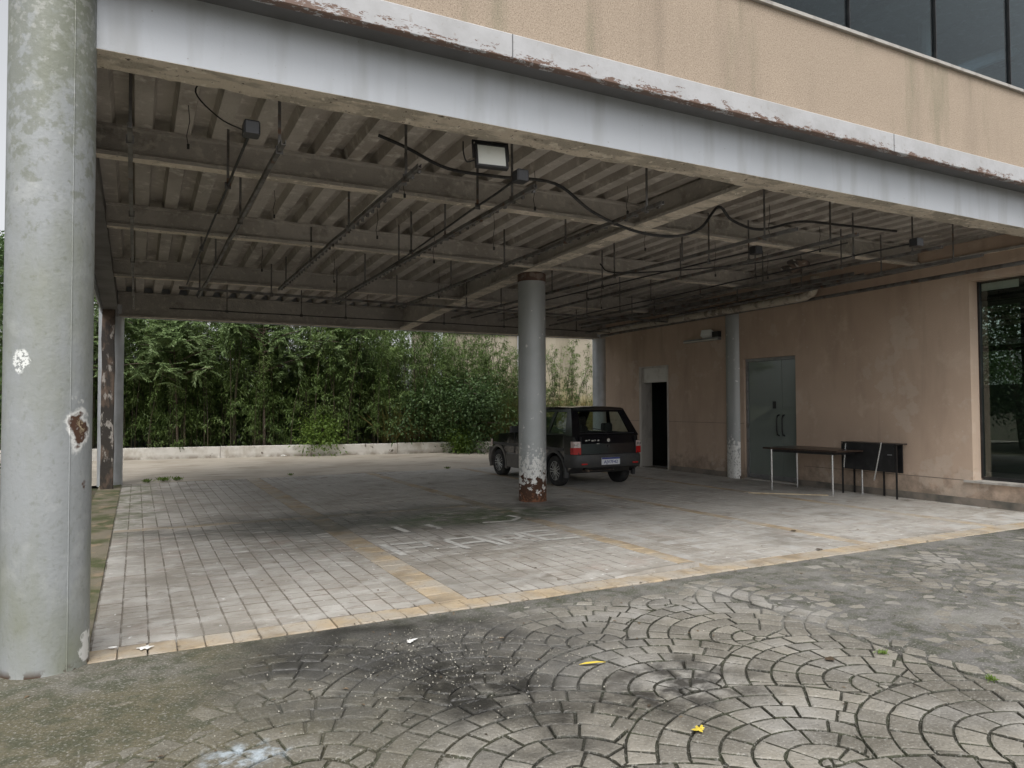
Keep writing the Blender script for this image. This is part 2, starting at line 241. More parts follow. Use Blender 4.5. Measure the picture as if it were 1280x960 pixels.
# ------------------------------------------------------------------ mesh helpers
def link(name, me, mat, parent=None):
    o = bpy.data.objects.new(name, me); COL.objects.link(o)
    if mat is not None and len(me.materials) == 0: me.materials.append(MT[mat] if isinstance(mat, str) else mat)
    if parent is not None: o.parent = parent
    return o
def tag(o, label=None, cat=None, group=None, kind=None):
    if label: o['label'] = label
    if cat: o['category'] = cat
    if group: o['group'] = group
    if kind: o['kind'] = kind
    return o
def empty(name, loc, label, cat, group=None, rz=0):
    o = bpy.data.objects.new(name, None); COL.objects.link(o); o.location = loc; o.rotation_euler = (0, 0, rz); o.empty_display_size = .2
    return tag(o, label, cat, group)
class MB:
    """collects shapes into one mesh"""
    def __init__(s): s.v = []; s.f = []
    def quadset(s, vs, fs):
        k = len(s.v); s.v += [tuple(v) for v in vs]; s.f += [tuple(i+k for i in f) for f in fs]; return s
    def box(s, x0, x1, y0, y1, z0, z1):
        return s.quadset([(x, y, z) for z in (z0, z1) for y in (y0, y1) for x in (x0, x1)], [(0, 2, 3, 1), (4, 5, 7, 6), (0, 1, 5, 4), (2, 6, 7, 3), (0, 4, 6, 2), (1, 3, 7, 5)])
    def cbox(s, x0, x1, y0, y1, z0, z1, c=.01):
        """box with chamfered top and vertical edges"""
        def ring(i, z): return [(x0+i, y0+c+i*0, z), (x0+c, y0+i, z), (x1-c, y0+i, z), (x1-i, y0+c, z), (x1-i, y1-c, z), (x1-c, y1-i, z), (x0+c, y1-i, z), (x0+i, y1-c, z)]
        vs = ring(0, z0) + ring(0, z1-c) + ring(c*.7, z1); fs = [tuple(range(7, -1, -1)), tuple(range(16, 24))]
        for k in (0, 8): fs += [(k+i, k+(i+1) % 8, k+8+(i+1) % 8, k+8+i) for i in range(8)]
        return s.quadset(vs, fs)
    def tube(s, pts, rad, n=8, cap=True):
        pts = [Vector(p) for p in pts]; rad = rad if isinstance(rad, (list, tuple)) else [rad]*len(pts); vs = []; fs = []
        for i, p in enumerate(pts):
            d = (pts[min(i+1, len(pts)-1)] - pts[max(i-1, 0)]).normalized()
            a = d.orthogonal().normalized() if abs(d.z) > .95 else d.cross(Vector((0, 0, 1))).normalized()
            b = d.cross(a).normalized()
            if abs(d.z) > .95: a = Vector((1, 0, 0)) - d*d.x; a.normalize(); b = d.cross(a)
            vs += [p + (a*math.cos(2*math.pi*k/n) + b*math.sin(2*math.pi*k/n))*rad[i] for k in range(n)]
        for i in range(len(pts)-1): fs += [(i*n+k, i*n+(k+1) % n, (i+1)*n+(k+1) % n, (i+1)*n+k) for k in range(n)]
        if cap: fs += [tuple(range(n-1, -1, -1)), tuple((len(pts)-1)*n+k for k in range(n))]
        return s.quadset(vs, fs)
    def lathe(s, prof, c=(0, 0, 0), axis='z', n=24):
        """prof = (radius, height) list"""
        vs = []; fs = []
        for (r, h) in prof:
            for k in range(n):
                t = 2*math.pi*k/n; x, y = r*math.cos(t), r*math.sin(t)
                p = (x, y, h) if axis == 'z' else ((h, x, y) if axis == 'x' else (y, h, x)); vs.append(tuple(a+b for a, b in zip(p, c)))
        for i in range(len(prof)-1): fs += [(i*n+k, i*n+(k+1) % n, (i+1)*n+(k+1) % n, (i+1)*n+k) for k in range(n)]
        fs += [tuple(range(n-1, -1, -1)), tuple((len(prof)-1)*n+k for k in range(n))]
        return s.quadset(vs, fs)
    def loft(s, secs, close=True, caps=True):
        n = len(secs[0]); vs = [p for q in secs for p in q]; fs = []
        for i in range(len(secs)-1): fs += [(i*n+k, i*n+(k+1) % n, (i+1)*n+(k+1) % n, (i+1)*n+k) for k in range(n if close else n-1)]
        if caps and close: fs += [tuple(range(n-1, -1, -1)), tuple((len(secs)-1)*n+k for k in range(n))]
        return s.quadset(vs, fs)
    def mesh(s, name, smooth=False):
        me = bpy.data.meshes.new(name); me.from_pydata(s.v, [], s.f); me.update()
        bm = bmesh.new(); bm.from_mesh(me); bmesh.ops.recalc_face_normals(bm, faces=bm.faces); bm.to_mesh(me); bm.free()
        if smooth: me.polygons.foreach_set('use_smooth', [True]*len(me.polygons))
        return me
    def build(s, name, mat, parent=None, smooth=False, bevel=0):
        o = link(name, s.mesh(name, smooth), mat, parent)
        if bevel:
            md = o.modifiers.new('bevel', 'BEVEL'); md.width = bevel; md.segments = 2; md.limit_method = 'ANGLE'; md.angle_limit = R(40)
        if smooth:
            try: o.data.set_sharp_from_angle(angle=R(45))
            except Exception: pass
        return o
def box(name, mat, parent, *a, bevel=0): return MB().box(*a).build(name, mat, parent, bevel=bevel)
def npmesh(name, verts, quads):
    me = bpy.data.meshes.new(name); nv, nf = len(verts), len(quads); k = quads.shape[1]
    me.vertices.add(nv); me.vertices.foreach_set('co', verts.astype(np.float32).ravel())
    me.loops.add(nf*k); me.loops.foreach_set('vertex_index', quads.astype(np.int32).ravel())
    me.polygons.add(nf); me.polygons.foreach_set('loop_start', np.arange(0, nf*k, k, dtype=np.int32)); me.polygons.foreach_set('loop_total', np.full(nf, k, dtype=np.int32))
    me.update(); me.validate(); return me
def text_mesh(name, body, size, extrude=.002):
    cu = bpy.data.curves.new(name, 'FONT'); cu.body = body; cu.size = size; cu.extrude = extrude; cu.align_x = 'CENTER'; cu.align_y = 'CENTER'
    o = bpy.data.objects.new(name, cu); COL.objects.link(o); dg = bpy.context.evaluated_depsgraph_get(); dg.update()
    me = bpy.data.meshes.new_from_object(o.evaluated_get(dg)); bpy.data.objects.remove(o); bpy.data.curves.remove(cu); return me
def fnoise(x, y, s=1., o=0.): return noise.noise(Vector((x*s+o, y*s-o, o*.7)))

# ================================================================== SETTING
# terrain: one sheet out to the horizon
g = MB(); N = 40
xs = [-300, -120, -60, -30] + [-20 + i*2 for i in range(21)] + [30, 60, 120, 300]
vs = [(x, y, -.06) for y in xs for x in xs]; n = len(xs)
g.quadset(vs, [(j*n+i, j*n+i+1, (j+1)*n+i+1, (j+1)*n+i) for j in range(n-1) for i in range(n-1)])
tag(g.build('ground', 'soil'), kind='structure')

def film(name, mat, x0, x1, y0, y1, st, zf):
    nx, ny = int((x1-x0)/st)+1, int((y1-y0)/st)+1; m = MB()
    m.v = [(x0+(x1-x0)*i/(nx-1), y0+(y1-y0)*j/(ny-1), 0) for j in range(ny) for i in range(nx)]
    m.v = [(x, y, zf(x, y)) for x, y, _ in m.v]
    m.f = [(j*nx+i, j*nx+i+1, (j+1)*nx+i+1, (j+1)*nx+i) for j in range(ny-1) for i in range(nx-1)]
    o = m.build(name, mat, smooth=True); return tag(o, kind='structure')
def sstep(a, b, x): t = max(0, min(1, (x-a)/(b-a))); return t*t*(3-2*t)
# ---- cobbled forecourt: grout bed + fan-laid stones
def grout_z(x, y):
    lift = max(sstep(.75, .1, x)*sstep(3.2, 3.8, y), sstep(4.40, 4.75, y)*.9, sstep(4.14, 4.35, x)*.80)
    nz = fnoise(x, y, 1.3, 3)*.5 + fnoise(x, y, 4, 8)*.25
    lift = max(lift, .12*sstep(-.05, .45, fnoise(x, y, 1.1, 12) + .4*fnoise(x, y, 3.5, 4)))
    return -.0150 + .0190*max(0, min(1.05, lift + nz*.55*(lift > .05)*1.0)) + .0022*fnoise(x, y, 6, 1)
forecourt = film('cobbled_forecourt', 'grout', -5, 13, -2.5, 4.93, .05, grout_z)
# the same paving beyond what the camera can make out
rest = MB().box(-40, -5, -30, 4.93, -.05, -.004).box(13, 40, -30, 4.93, -.05, -.004).box(-5, 13, -30, -2.5, -.05, -.004)
tag(rest.build('forecourt_surround', 'grout'), kind='structure')

FR, PX, PY, RW = .86, .98, .88, .134
fans = []
for ci in range(-9, 11):
    X = 3.58 + ci*PX
    for k in range(-6, 6): fans.append((X, 2.53 + (PY/2 if ci % 2 else 0) + k*PY - FR))
fans.sort(key=lambda f: f[1])
def near_fans(f): return [q for q in fans if q != f and q[1] < f[1]-1e-6 and abs(q[0]-f[0]) < 2*FR and f[1]-q[1] < 2*FR]
GAP = .0036
stones = []
for f in fans:
    nf = near_fans(f); k = 0
    while FR - k*RW > .05:
        ro, ri = FR - k*RW - GAP, FR - (k+1)*RW + GAP
        if ri < .02: ri = .0
        rm = (ro+max(ri, .02))/2; cnt = max(3, int(round(2*math.pi*rm/ (.158 + .02*random.random())))); ph = random.random()*6.28
        cuts = [ph + 2*math.pi*(j + random.uniform(-.13, .13)*(1 if cnt > 5 else 0))/cnt for j in range(cnt)]; cuts.append(cuts[0] + 2*math.pi)
        for j in range(cnt):
            a0, a1 = cuts[j], cuts[j+1]
            am = (a0+a1)/2; cx, cy = f[0] + rm*math.cos(am), f[1] + rm*math.sin(am)
            if not (-4.9 < cx < 12.9 and -2.4 < cy < 4.80): continue
            ga = GAP*1.25/rm
            aa = [a0+ga + (a1-a0-2*ga)*t for t in (0, .33, .67, 1)]
            poly = [(f[0]+(ro+random.uniform(-.004, .003))*math.cos(a), f[1]+(ro+random.uniform(-.004, .003))*math.sin(a)) for a in aa] + [(f[0]+max(ri, .004)*math.cos(a), f[1]+max(ri, .004)*math.sin(a)) for a in reversed(aa)]
            out = []; moved = 0
            for (x, y) in poly:
                for q in nf:
                    d = math.hypot(x-q[0], y-q[1])
                    if d < FR + GAP:
                        s_ = (FR+GAP)/max(d, 1e-4); x, y = q[0]+(x-q[0])*s_, q[1]+(y-q[1])*s_; moved += 1
                y = min(y, 4.80)
                if cx < 4.13: x = min(x, 4.115)
                else: x = max(x, 4.145)
                out.append((x, y))
            ar = abs(sum(out[i][0]*out[(i+1) % 8][1] - out[(i+1) % 8][0]*out[i][1] for i in range(8)))/2
            if ar < .0016: continue
            mx, my = sum(p[0] for p in out)/8, sum(p[1] for p in out)/8
            if any(math.hypot(mx-q[0], my-q[1]) < FR for q in nf): continue
            stones.append((mx, my, out))
        k += 1
def stone_geo(poly, mx, my):
    tx, ty, dz = random.gauss(0, .014), random.gauss(0, .014), random.gauss(0, .0018); nn = len(poly); v = []
    hz = lambda x, y, o: dz + tx*(x-mx) + ty*(y-my) + o
    def ins(d): 
        out = []
        for x, y in poly:
            L = math.hypot(x-mx, y-my) + 1e-6; k = max(.35, 1 - d/L); out.append((mx+(x-mx)*k, my+(y-my)*k))
        return out
    for d, o in ((0, None), (0, -.010), (.0045, -.0042), (.016, -.0005)):
        v += [(x, y, -.03 if o is None else hz(x, y, o)) for x, y in ins(d)]
    v.append((mx, my, hz(mx, my, .0015))); fs = []
    for b in (0, nn, 2*nn): fs += [(b+i, b+(i+1) % nn, b+nn+(i+1) % nn, b+nn+i) for i in range(nn)]
    fs += [(3*nn+i, 3*nn+(i+1) % nn, 4*nn) for i in range(nn)]
    return v, fs
def dirty_edges(me, zlim):
    """faces that fall into the joint carry the joint dirt"""
    me.materials.append(MT['grout'])
    nz = np.empty(len(me.polygons)*3, dtype=np.float32); me.polygons.foreach_get('normal', nz)
    me.polygons.foreach_set('material_index', (np.abs(nz.reshape(-1, 3)[:, 2]) < zlim).astype(np.int32)); me.update()
def inframe(p):
    q = pix(p); return q is not None and -20 < q[0] < 1300 and -20 < q[1] < 980
vis = sorted([s for s in stones if inframe((s[0], s[1], 0)) and not (s[0] < .5 and s[1] > 3.9)], key=lambda s: s[0]**2 + s[1]**2)[:300]
visid = set(id(s) for s in vis)
for s in vis:
    m = MB(); v, fs = stone_geo(s[2], s[0], s[1]); m.quadset([(a-s[0], b-s[1], c) for a, b, c in v], fs)
    o = m.build('cobble', 'cobble', forecourt, smooth=False); o.location = (s[0], s[1], 0); dirty_edges(o.data, .8)
m = MB()
for s in stones:
    if id(s) not in visid: m.quadset(*stone_geo(s[2], s[0], s[1]))
co = tag(m.build('cobbles', 'cobble', forecourt), kind='stuff'); dirty_edges(co.data, .8)

# ---- tiled carport floor
TP = .165; X0, X1, Y0, Y1 = -.24, 10.92, 5.20, 16.0
def joint_z(x, y):
    lift = .30 + .5*sstep(2.2, 3.2, x) + .5*sstep(4.4, 5.2, x) + fnoise(x, y, .9, 5)*.45 + fnoise(x, y, 3, 2)*.3
    return -.0075 + .0062*max(0, min(1.05, lift)) - .012*sstep(5.24, 5.19, y)
floor = film('carport_floor', 'tilejoint', -.62, 10.95, 4.92, 16.05, .07, joint_z)
strips_x = [(2.035, 2.305), (4.56, 4.76), (6.88, 7.06), (9.22, 9.40)]; strip_y = (9.93, 10.09)
tile_meshes = []
for k in range(5):
    c = .005; h = TP/2 - .0035; a = random.uniform(-.0012, .0012); m = MB().cbox(-h, h, -h, h, -.03, .0, c)
    m.v = [(x + random.uniform(-.0012, .0012), y + random.uniform(-.0012, .0012), z + (random.uniform(-.0012, .0012) if z > -.01 else 0)) for x, y, z in m.v]
    me = m.mesh('tile'); me.materials.append(MT['tile']); tile_meshes.append(me); dirty_edges(me, .9); me.materials[1] = MT['tilejoint']
cells = []
def clear(x, y):
    if any(a - TP/2 + .004 < x < b + TP/2 - .004 for a, b in strips_x): return False
    return not (strip_y[0] - TP/2 + .004 < y < strip_y[1] + TP/2 - .004)
bands = []; prev = X0
for a, b in strips_x + [(X1, X1)]: bands.append((prev, a)); prev = b
ybands = [(Y0+.005, strip_y[0]), (strip_y[1], Y1)]
for (xa, xb) in bands:
    nx = max(1, round((xb-xa)/TP)); px = (xb-xa)/nx
    for (ya, yb) in ybands:
        ny = round((yb-ya)/TP); py = (yb-ya)/ny
        for i in range(nx):
            for j in range(ny): cells.append((xa+(i+.5)*px, ya+(j+.5)*py, px/TP, py/TP))
cells = [c for c in cells if not ((c[0]-5.55)**2 + (c[1]-10.05)**2 < .05 and False)]
tv = sorted([c for c in cells if inframe((c[0], c[1], 0)) and not (c[0] < -.15 and c[1] < 5.5)], key=lambda c: c[0]**2 + c[1]**2)[:300]
tvs = set(tv)
for c in tv:
    o = bpy.data.objects.new('tile', random.choice(tile_meshes)); COL.objects.link(o); o.parent = floor
    o.location = (c[0], c[1], random.gauss(0, .0010)); o.scale = (c[2], c[3], 1); o.rotation_euler = (random.gauss(0, .004), random.gauss(0, .004), random.choice((0, math.pi)))
m = MB()
for c in cells:
    if c in tvs: continue
    h = TP/2 - .0035; z = random.gauss(0, .0010); a, b = h*c[2], h*c[3]; t1, t2 = random.gauss(0, .0004), random.gauss(0, .0004)
    i = .005
    m.quadset([(c[0]-a, c[1]-b, -.02), (c[0]+a, c[1]-b, -.02), (c[0]+a, c[1]+b, -.02), (c[0]-a, c[1]+b, -.02),
               (c[0]-a+i, c[1]-b+i, z-t1), (c[0]+a-i, c[1]-b+i, z+t1+t2), (c[0]+a-i, c[1]+b-i, z+t1), (c[0]-a+i, c[1]+b-i, z-t1-t2)], [(0, 1, 5, 4), (1, 2, 6, 5), (2, 3, 7, 6), (3, 0, 4, 7), (4, 5, 6, 7)])
tag(m.build('tiles', 'tile', floor), kind='stuff')
# ochre paver bands
def paver(x0, x1, y0, y1, jit=.0012):
    m = MB().cbox(x0-(x0+x1)/2+.003, x1-(x0+x1)/2-.003, y0-(y0+y1)/2+.003, y1-(y0+y1)/2-.003, -.03, .0, .006)
    m.v = [(x+random.uniform(-.0025, .0025), y+random.uniform(-.0025, .0025), z+(random.uniform(-.002, .002) if z > -.01 else 0)) for x, y, z in m.v]
    o = m.build('paver', 'tanbrick', floor); o.location = ((x0+x1)/2, (y0+y1)/2, random.gauss(.0015, jit))
x = -.42
while x < 10.9: paver(x, x+TP, 4.965, 5.195); x += TP
for (a, b) in strips_x:
    y = 5.205; ln = .235
    while y < 15.9:
        e = min(y+ln, 16.0)
        paver(a, b, y, e); y = e
for (xa, xb) in bands[:2]:
    x = xa
    while x < xb-.05: paver(x, min(x+.30, xb), *strip_y); x += .30
# broken raised lip of cement beside the front band
lip = MB(); px = 3.7; pts = []
while px < 4.66: pts.append((px, 5.215 + .03*fnoise(px, 2, 9))); px += .05
lip.loft([[(x, y-.012, -.01), (x, y, .012 + .03*sstep(3.7, 4.3, x) + .006*fnoise(x, 5, 14)), (x, y+.16, .006), (x, y+.2, -.01)] for x, y in pts])
tag(lip.build('cement_lip', 'tile', floor))

# kerb strip on the left edge of the carport, and the driveway behind
dg_ = film('rear_driveway', 'drive', -9, 22, 16.06, 26.0, .35, lambda x, y: -.004 + .012*fnoise(x, y, .7) - .0*y)
tag(MB().box(-.62, -.25, 5.2, 16.05, -.03, .008).build('edge_strip', layered('mossy edge', (.19, .165, .12), [dict(c=(.075, .085, .032), s=2, lo=.4, hi=.6), dict(c=(.26, .20, .135), s=3, lo=.55, hi=.65)], rough=.9, bump=[(30, .4)])), kind='structure')

# ================================================================== OFFICE BUILDING WITH CARPORT
bld = empty('office_building', (0, 0, 0), 'beige two storey building raised on round silver columns over an open carport', 'building')
WX = 10.92                      # face of the right-hand wall
YS = [5.06, 7.15, 9.65, 12.5, 16.0]; ZB = [3.69, 3.68, 3.616, 3.494, 3.28]; DK = [3.97, 3.96, 3.896, 3.774, 3.76]
def interp(y, A): return float(np.interp(y, YS, A))
# columns
def column(x, y, z1, mat, r=.22, seam=None, z0=-.02):
    m = MB(); zs = [z0, .02, .3, .8, 1.5, 2.2, 2.9, z1]; prof = [(r + (.004 if i == 0 else 0), z) for i, z in enumerate(zs)]
    m.lathe(prof, (0, 0, 0), 'z', 40); o = m.build('column', mat, bld, smooth=True); o.location = (x, y, 0); return o
cA = column(-.46, 5.03, 5.2, 'colA', .225); cA['label'] = 'mossy silver column with rust patches at the front left'
seam = MB()                       # welded seam up the front column
sa = math.atan2(4.83-5.03, -.36+.46) 
sx, sy = .226*math.cos(R(-57)), .226*math.sin(R(-57))
seam.tube([(sx, sy, z) for z in (0, 1, 2, 3, 4, 5)], .0035, 6); seam.build('weld_seam', 'colA', cA)
cB = column(-.45, 16.1, 3.5, 'colB'); cC = column(5.57, 10.05, 3.47, 'colC', .218); cC['label'] = 'silver column with peeling rusty foot in the middle of the carport'
cD = column(11.0, 16.08, 3.5, 'colB', .21); cE = column(11.0, 11.15, 3.42, 'colE', .20)
MB().lathe([(.222, 3.46), (.226, 3.47), (.226, 3.58), (.2, 3.60)], (5.57, 10.05, 0), 'z', 32).build('column_collar', 'collar', bld, smooth=True)
MB().lathe([(.045, 3.42), (.045, 3.52), (.06, 3.525), (.06, 3.55)], (10.93, 11.0, 0), 'z', 12).build('pipe_stub', 'whitemat', bld)
# front beam
fb = MB(); L0, L1 = -.27, 18.
fb.box(L0, L1, 5.0, 5.05, 3.68, 4.30); fb.build('front_beam', 'silver', bld)
def ragged_strip(name, mat, x0, x1, y0, y1, z, th, st=.045, amp=.018, par=None, sag=.006):
    """underside plate with an uneven, flaking surface and ragged rear edge"""
    m = MB(); nx = int((x1-x0)/st); rows = 6; vs = []
    for i in range(nx+1):
        x = x0+(x1-x0)*i/nx; e = y1 + amp*(fnoise(x, 1, 5, 2) + .6*fnoise(x, 3, 15, 4))
        for j in range(rows+1):
            y = y0+(e-y0)*j/rows; d = (fnoise(x, y*2, 6, 1)*.7 + fnoise(x, y*2, 17, 6)*.5)*sag*(0 if j == 0 else 1)
            vs.append((x, y, z - max(0, d) - (.0 if j == 0 else .004)))
        vs += [(x, e, z+th), (x, y0, z+th)]
    k = rows+3; m.quadset(vs, [(i*k+j, (i+1)*k+j, (i+1)*k+(j+1) % k, i*k+(j+1) % k) for i in range(nx) for j in range(k)])
    return m.build(name, mat, par or bld, smooth=False)
ragged_strip('beam_flange', 'flange', -.27, 12.5, 5.001, 5.27, 3.6775, .028, sag=.016, amp=.025)
box('beam_web', 'joist', bld, -.27, 12.5, 5.10, 5.14, 3.7055, 4.0)
# ledge: channel proud of the beam with a dark soffit
led = MB()
led.loft([[(x, 4.80, 4.095), (x, 4.75, 4.095), (x, 4.74, 4.105), (x, 4.74, 4.28), (x, 4.75, 4.29), (x, 4.83, 4.295), (x, 4.83, 4.28), (x, 4.765, 4.275), (x, 4.765, 4.115), (x, 4.80, 4.115)] for x in (-.75, 2.46, 5.3, 9., 18.)])
led.build('ledge_channel', 'ledge', bld)
for xj in (2.47, 6.9): box('ledge_joint', 'soffit', bld, xj, xj+.008, 4.737, 4.739, 4.10, 4.285)
box('ledge_soffit', 'soffit', bld, -.7, 18, 4.782, 4.999, 4.117, 4.16)
# rest of upper storey
box('upper_wall', 'stucco', bld, -.72, 18, 4.79, 5.25, 4.297, 5.21)
box('upper_sill', 'sill', bld, -.75, 18, 4.755, 5.2, 5.212, 5.245)
box('floor_slab', 'interiorfloor', bld, -.7, 18, 5.26, 16.2, 4.14, 4.40)
box('roof', 'stucco', bld, -.9, 18, 4.7, 16.4, 8.0, 8.4)
box('upper_side_wall', 'stucco', bld, -.72, -.5, 5.251, 16.2, 4.30, 7.999)
box('upper_rear_wall', 'stucco', bld, -.5, 18, 15.9, 16.2, 4.401, 7.999)
box('upper_side_wall', 'stucco', bld, 17.7, 18, 5.251, 15.9, 4.401, 7.999)
box('ceiling_panel', 'deck', bld, -.45, 17.6, 5.3, 15.8, 7.0, 7.05)
xs_m = [-.6, 1.7, 4.15, 6.42, 7.85, 9.3, 10.75, 12.2, 13.7, 15.2, 16.7, 17.95]
for i in range(len(xs_m)-1):
    a, b = xs_m[i], xs_m[i+1]
    p = box('window_pane', 'glassup', bld, a+.012, b-.012, 4.885, 4.893, 5.247, 7.98)
    box('mullion', 'blackmetal', p, b-.006, b+.006, 4.86, 4.92, 5.247, 7.98)
for a, b in ((3.4, 8.2), (7.8, 12.5)):      # diagonal bars added inside for the slanting reflections in the upper glass
    MB().tube([(a, 6.3, 5.1), (b, 6.3, 7.2)], .09, 8).build('brace', 'colB', bld)
MB().tube([(10.1, 6.4, 4.4), (10.1, 6.4, 7.0)], .10, 12).build('interior_column', 'whitemat', bld)
# side beams, rear beam, middle beam, joists
def ibeam_x(name, y, x0, x1, zb, zt, fwid=.14, web=.05, ft=.035, mat='joist'):
    m = MB(); segs = int((x1-x0)/.12)
    def sec(x):
        j = lambda o: .010*fnoise(x, o, 4, o) + .005*fnoise(x, o, 13, o)
        h = fwid/2
        return [(x, y-h+j(1), zb+j(2)*.6), (x, y+h+j(3), zb+j(4)*.6), (x, y+h+j(3), zb+ft), (x, y+web/2, zb+ft+.012), (x, y+web/2, zt-ft), (x, y+h*.85, zt-ft*.7), (x, y+h*.85, zt), (x, y-h*.85, zt), (x, y-h*.85, zt-ft*.7), (x, y-web/2, zt-ft), (x, y-web/2+j(5)*.3, zb+ft+.012), (x, y-h+j(1), zb+ft)]
    m.loft([sec(x0+(x1-x0)*i/segs) for i in range(segs+1)])
    o = m.build(name, mat, bld); o.data.materials.append(MT['flange'])
    for p in o.data.polygons:
        if p.normal.z < -.7 and p.center.z < zb+.02: p.material_index = 1
    return o
for i in (1, 2, 3): ibeam_x('joist', YS[i], -.34, 10.9, ZB[i], DK[i]-.001)
ibeam_x('rear_beam', 16.0, -.34, 11.3, 3.27, 3.755, .16, .06)
box('rear_fascia', 'silver', bld, -.6, 11.3, 16.09, 16.12, 3.255, 4.3)
def ibeam_y(name, x, wd, zoff, web=.06, mat='joist', top=0.):
    m = MB(); ys = np.linspace(5.28, 15.9, 90)
    def sec(y):
        zb = interp(y, ZB) + zoff; zt = interp(y, DK) - .003; h = wd/2; j = lambda o: .010*fnoise(y, o, 4, o+20) + .005*fnoise(y, o, 13, o)
        return [(x-h+j(1), y, zb+j(2)*.5), (x+h+j(3), y, zb+j(4)*.5), (x+h+j(3), y, zb+.035), (x+web/2, y, zb+.05), (x+web/2, y, zt), (x-web/2, y, zt), (x-web/2, y, zb+.05), (x-h+j(1), y, zb+.035)]
    m.loft([sec(y) for y in ys]); o = m.build(name, mat, bld); o.data.materials.append(MT['flange'])
    for p in o.data.polygons:
        if p.normal.z < -.7 and p.center.z < interp(p.center.y, ZB)+zoff+.02: p.material_index = 1
    return o
ibeam_y('middle_beam', 5.47, .25, -.012)
ibeam_y('side_beam', -.45, .24, -.03, .20, 'rawsteel').data.materials[1] = MT['rawsteel']
ibeam_y('side_beam', 10.98, .2, -.02, .1)
box('side_fascia', 'silver', bld, -.60, -.575, 5.3, 16.08, 3.25, 4.3)
# corrugated deck
m = MB(); prof = []; x = -.5; P_ = .312; D_ = .105
while x < 11.3:
    prof += [(x, D_), (x+.125, D_), (x+.150, 0), (x+.287, 0)]; x += P_
ysd = []
for i in range(4): ysd += list(np.linspace(YS[i], YS[i+1], 6)[:-1])
ysd.append(16.05)
for y in ysd: m.v += [(px_, y, interp(y, DK) + h_ + .0006) for px_, h_ in prof]
n = len(prof); m.f = [(j*n+i, j*n+i+1, (j+1)*n+i+1, (j+1)*n+i) for j in range(len(ysd)-1) for i in range(n-1)]
m.build('ceiling_deck', 'deck', bld)
# right-hand wall with window, glass door and doorway
def wbox(name, mat, par, y0, y1, z0, z1, d0=0., d1=.30, bevel=0): return box(name, mat, par, WX+d0, WX+d1, y0, y1, z0, z1, bevel=bevel)
WT = 3.9
wbox('wall', 'wall', bld, 6.36, 9.56, 0, WT); wbox('wall', 'wall', bld, 10.86, 13.20, 0, WT); wbox('wall', 'wall', bld, 14.28, 15.72, 0, WT)
wbox('wall', 'wall', bld, 9.561, 10.859, 2.42, WT); wbox('wall', 'wall', bld, 13.201, 14.279, 2.43, WT)
wbox('wall', 'wall', bld, 3.2, 6.359, 0, .37); wbox('wall', 'wall', bld, 3.2, 6.359, 3.32, WT)
for a, b in ((10.862, 13.198), (14.282, 15.718)): wbox('score_line', 'skirt', bld, a, b, 1.115, 1.123, -.0025, .01)
for a, b in ((3.2, 9.55), (11.3, 13.14), (14.34, 15.72)): wbox('skirting', 'skirt', bld, a, b, 0, .11, -.018, .01)
wbox('score_line', 'skirt', bld, 6.37, 9.4, .362, .370, -.0025, .01)
# room behind it
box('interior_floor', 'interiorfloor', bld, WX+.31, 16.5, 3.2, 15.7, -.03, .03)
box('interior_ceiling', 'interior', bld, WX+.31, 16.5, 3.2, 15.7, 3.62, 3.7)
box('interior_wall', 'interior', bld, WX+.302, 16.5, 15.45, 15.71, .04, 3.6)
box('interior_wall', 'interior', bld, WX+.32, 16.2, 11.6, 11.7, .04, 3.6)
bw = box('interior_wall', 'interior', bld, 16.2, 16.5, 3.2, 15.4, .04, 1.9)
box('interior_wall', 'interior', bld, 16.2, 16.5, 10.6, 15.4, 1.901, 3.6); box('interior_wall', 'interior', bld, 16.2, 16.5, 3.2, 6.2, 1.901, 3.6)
box('window_transom', 'black', bld, 16.25, 16.33, 6.2, 10.6, 2.62, 2.74); box('window_transom', 'black', bld, 16.25, 16.33, 8.35, 8.43, 1.901, 3.6)  # far window and bars added so trees show where the glass reflects leaves
# big window: recessed glass, frame, mullion, head panel, sill
wn = box('window', 'glass', bld, WX+.23, WX+.238, 3.25, 6.35, .40, 3.31)
wbox('window_mullion', 'blackmetal', wn, 5.60, 5.70, .40, 3.31, .2, .27); wbox('window_frame', 'blackmetal', wn, 6.33, 6.358, .40, 3.31, .2, .27)
wbox('window_frame', 'blackmetal', wn, 5.70, 6.33, 3.02, 3.31, .245, .26); wbox('blind_panel', 'whitemat', wn, 5.80, 6.31, 3.17, 3.28, .236, .244)
wbox('window_frame', 'blackmetal', wn, 3.25, 6.33, .375, .42, .2, .27)
wbox('window_sill', 'sill', wn, 3.2, 6.47, .340, .372, -.05, .23)
# glass door
gd = wbox('glass_door', 'alu', bld, 10.80, 10.858, 0.03, 2.418, .05, .11)
wbox('door_frame', 'alu', gd, 9.562, 9.60, .03, 2.418, .05, .11); wbox('door_frame', 'alu', gd, 9.60, 10.80, 2.36, 2.418, .05, .11)
wbox('threshold', 'sill', gd, 9.562, 10.858, 0, .03, -.02, .31)
for a, b in ((9.605, 9.945), (9.955, 10.795)):
    lf = wbox('door_leaf', 'glassdoor', gd, a, b, .04, 2.355, .075, .085)
box('lock_plate', 'blackmetal', gd, WX+.066, WX+.074, 10.10, 10.18, 1.42, 1.56); box('kick_rail', 'alu', gd, WX+.066, WX+.074, 9.957, 10.793, .042, .12); box('kick_rail', 'alu', gd, WX+.066, WX+.074, 9.607, 9.943, .042, .12)
for yy, s_ in ((10.03, 1), (9.90, 1)):
    MB().tube([(WX+.07, yy, 1.30), (WX+.02, yy, 1.28), (WX+.005, yy, 1.22), (WX+.005, yy, .98), (WX+.02, yy, .92), (WX+.07, yy, .90)], .013, 8).build('door_handle', 'blackmetal', gd, smooth=True)
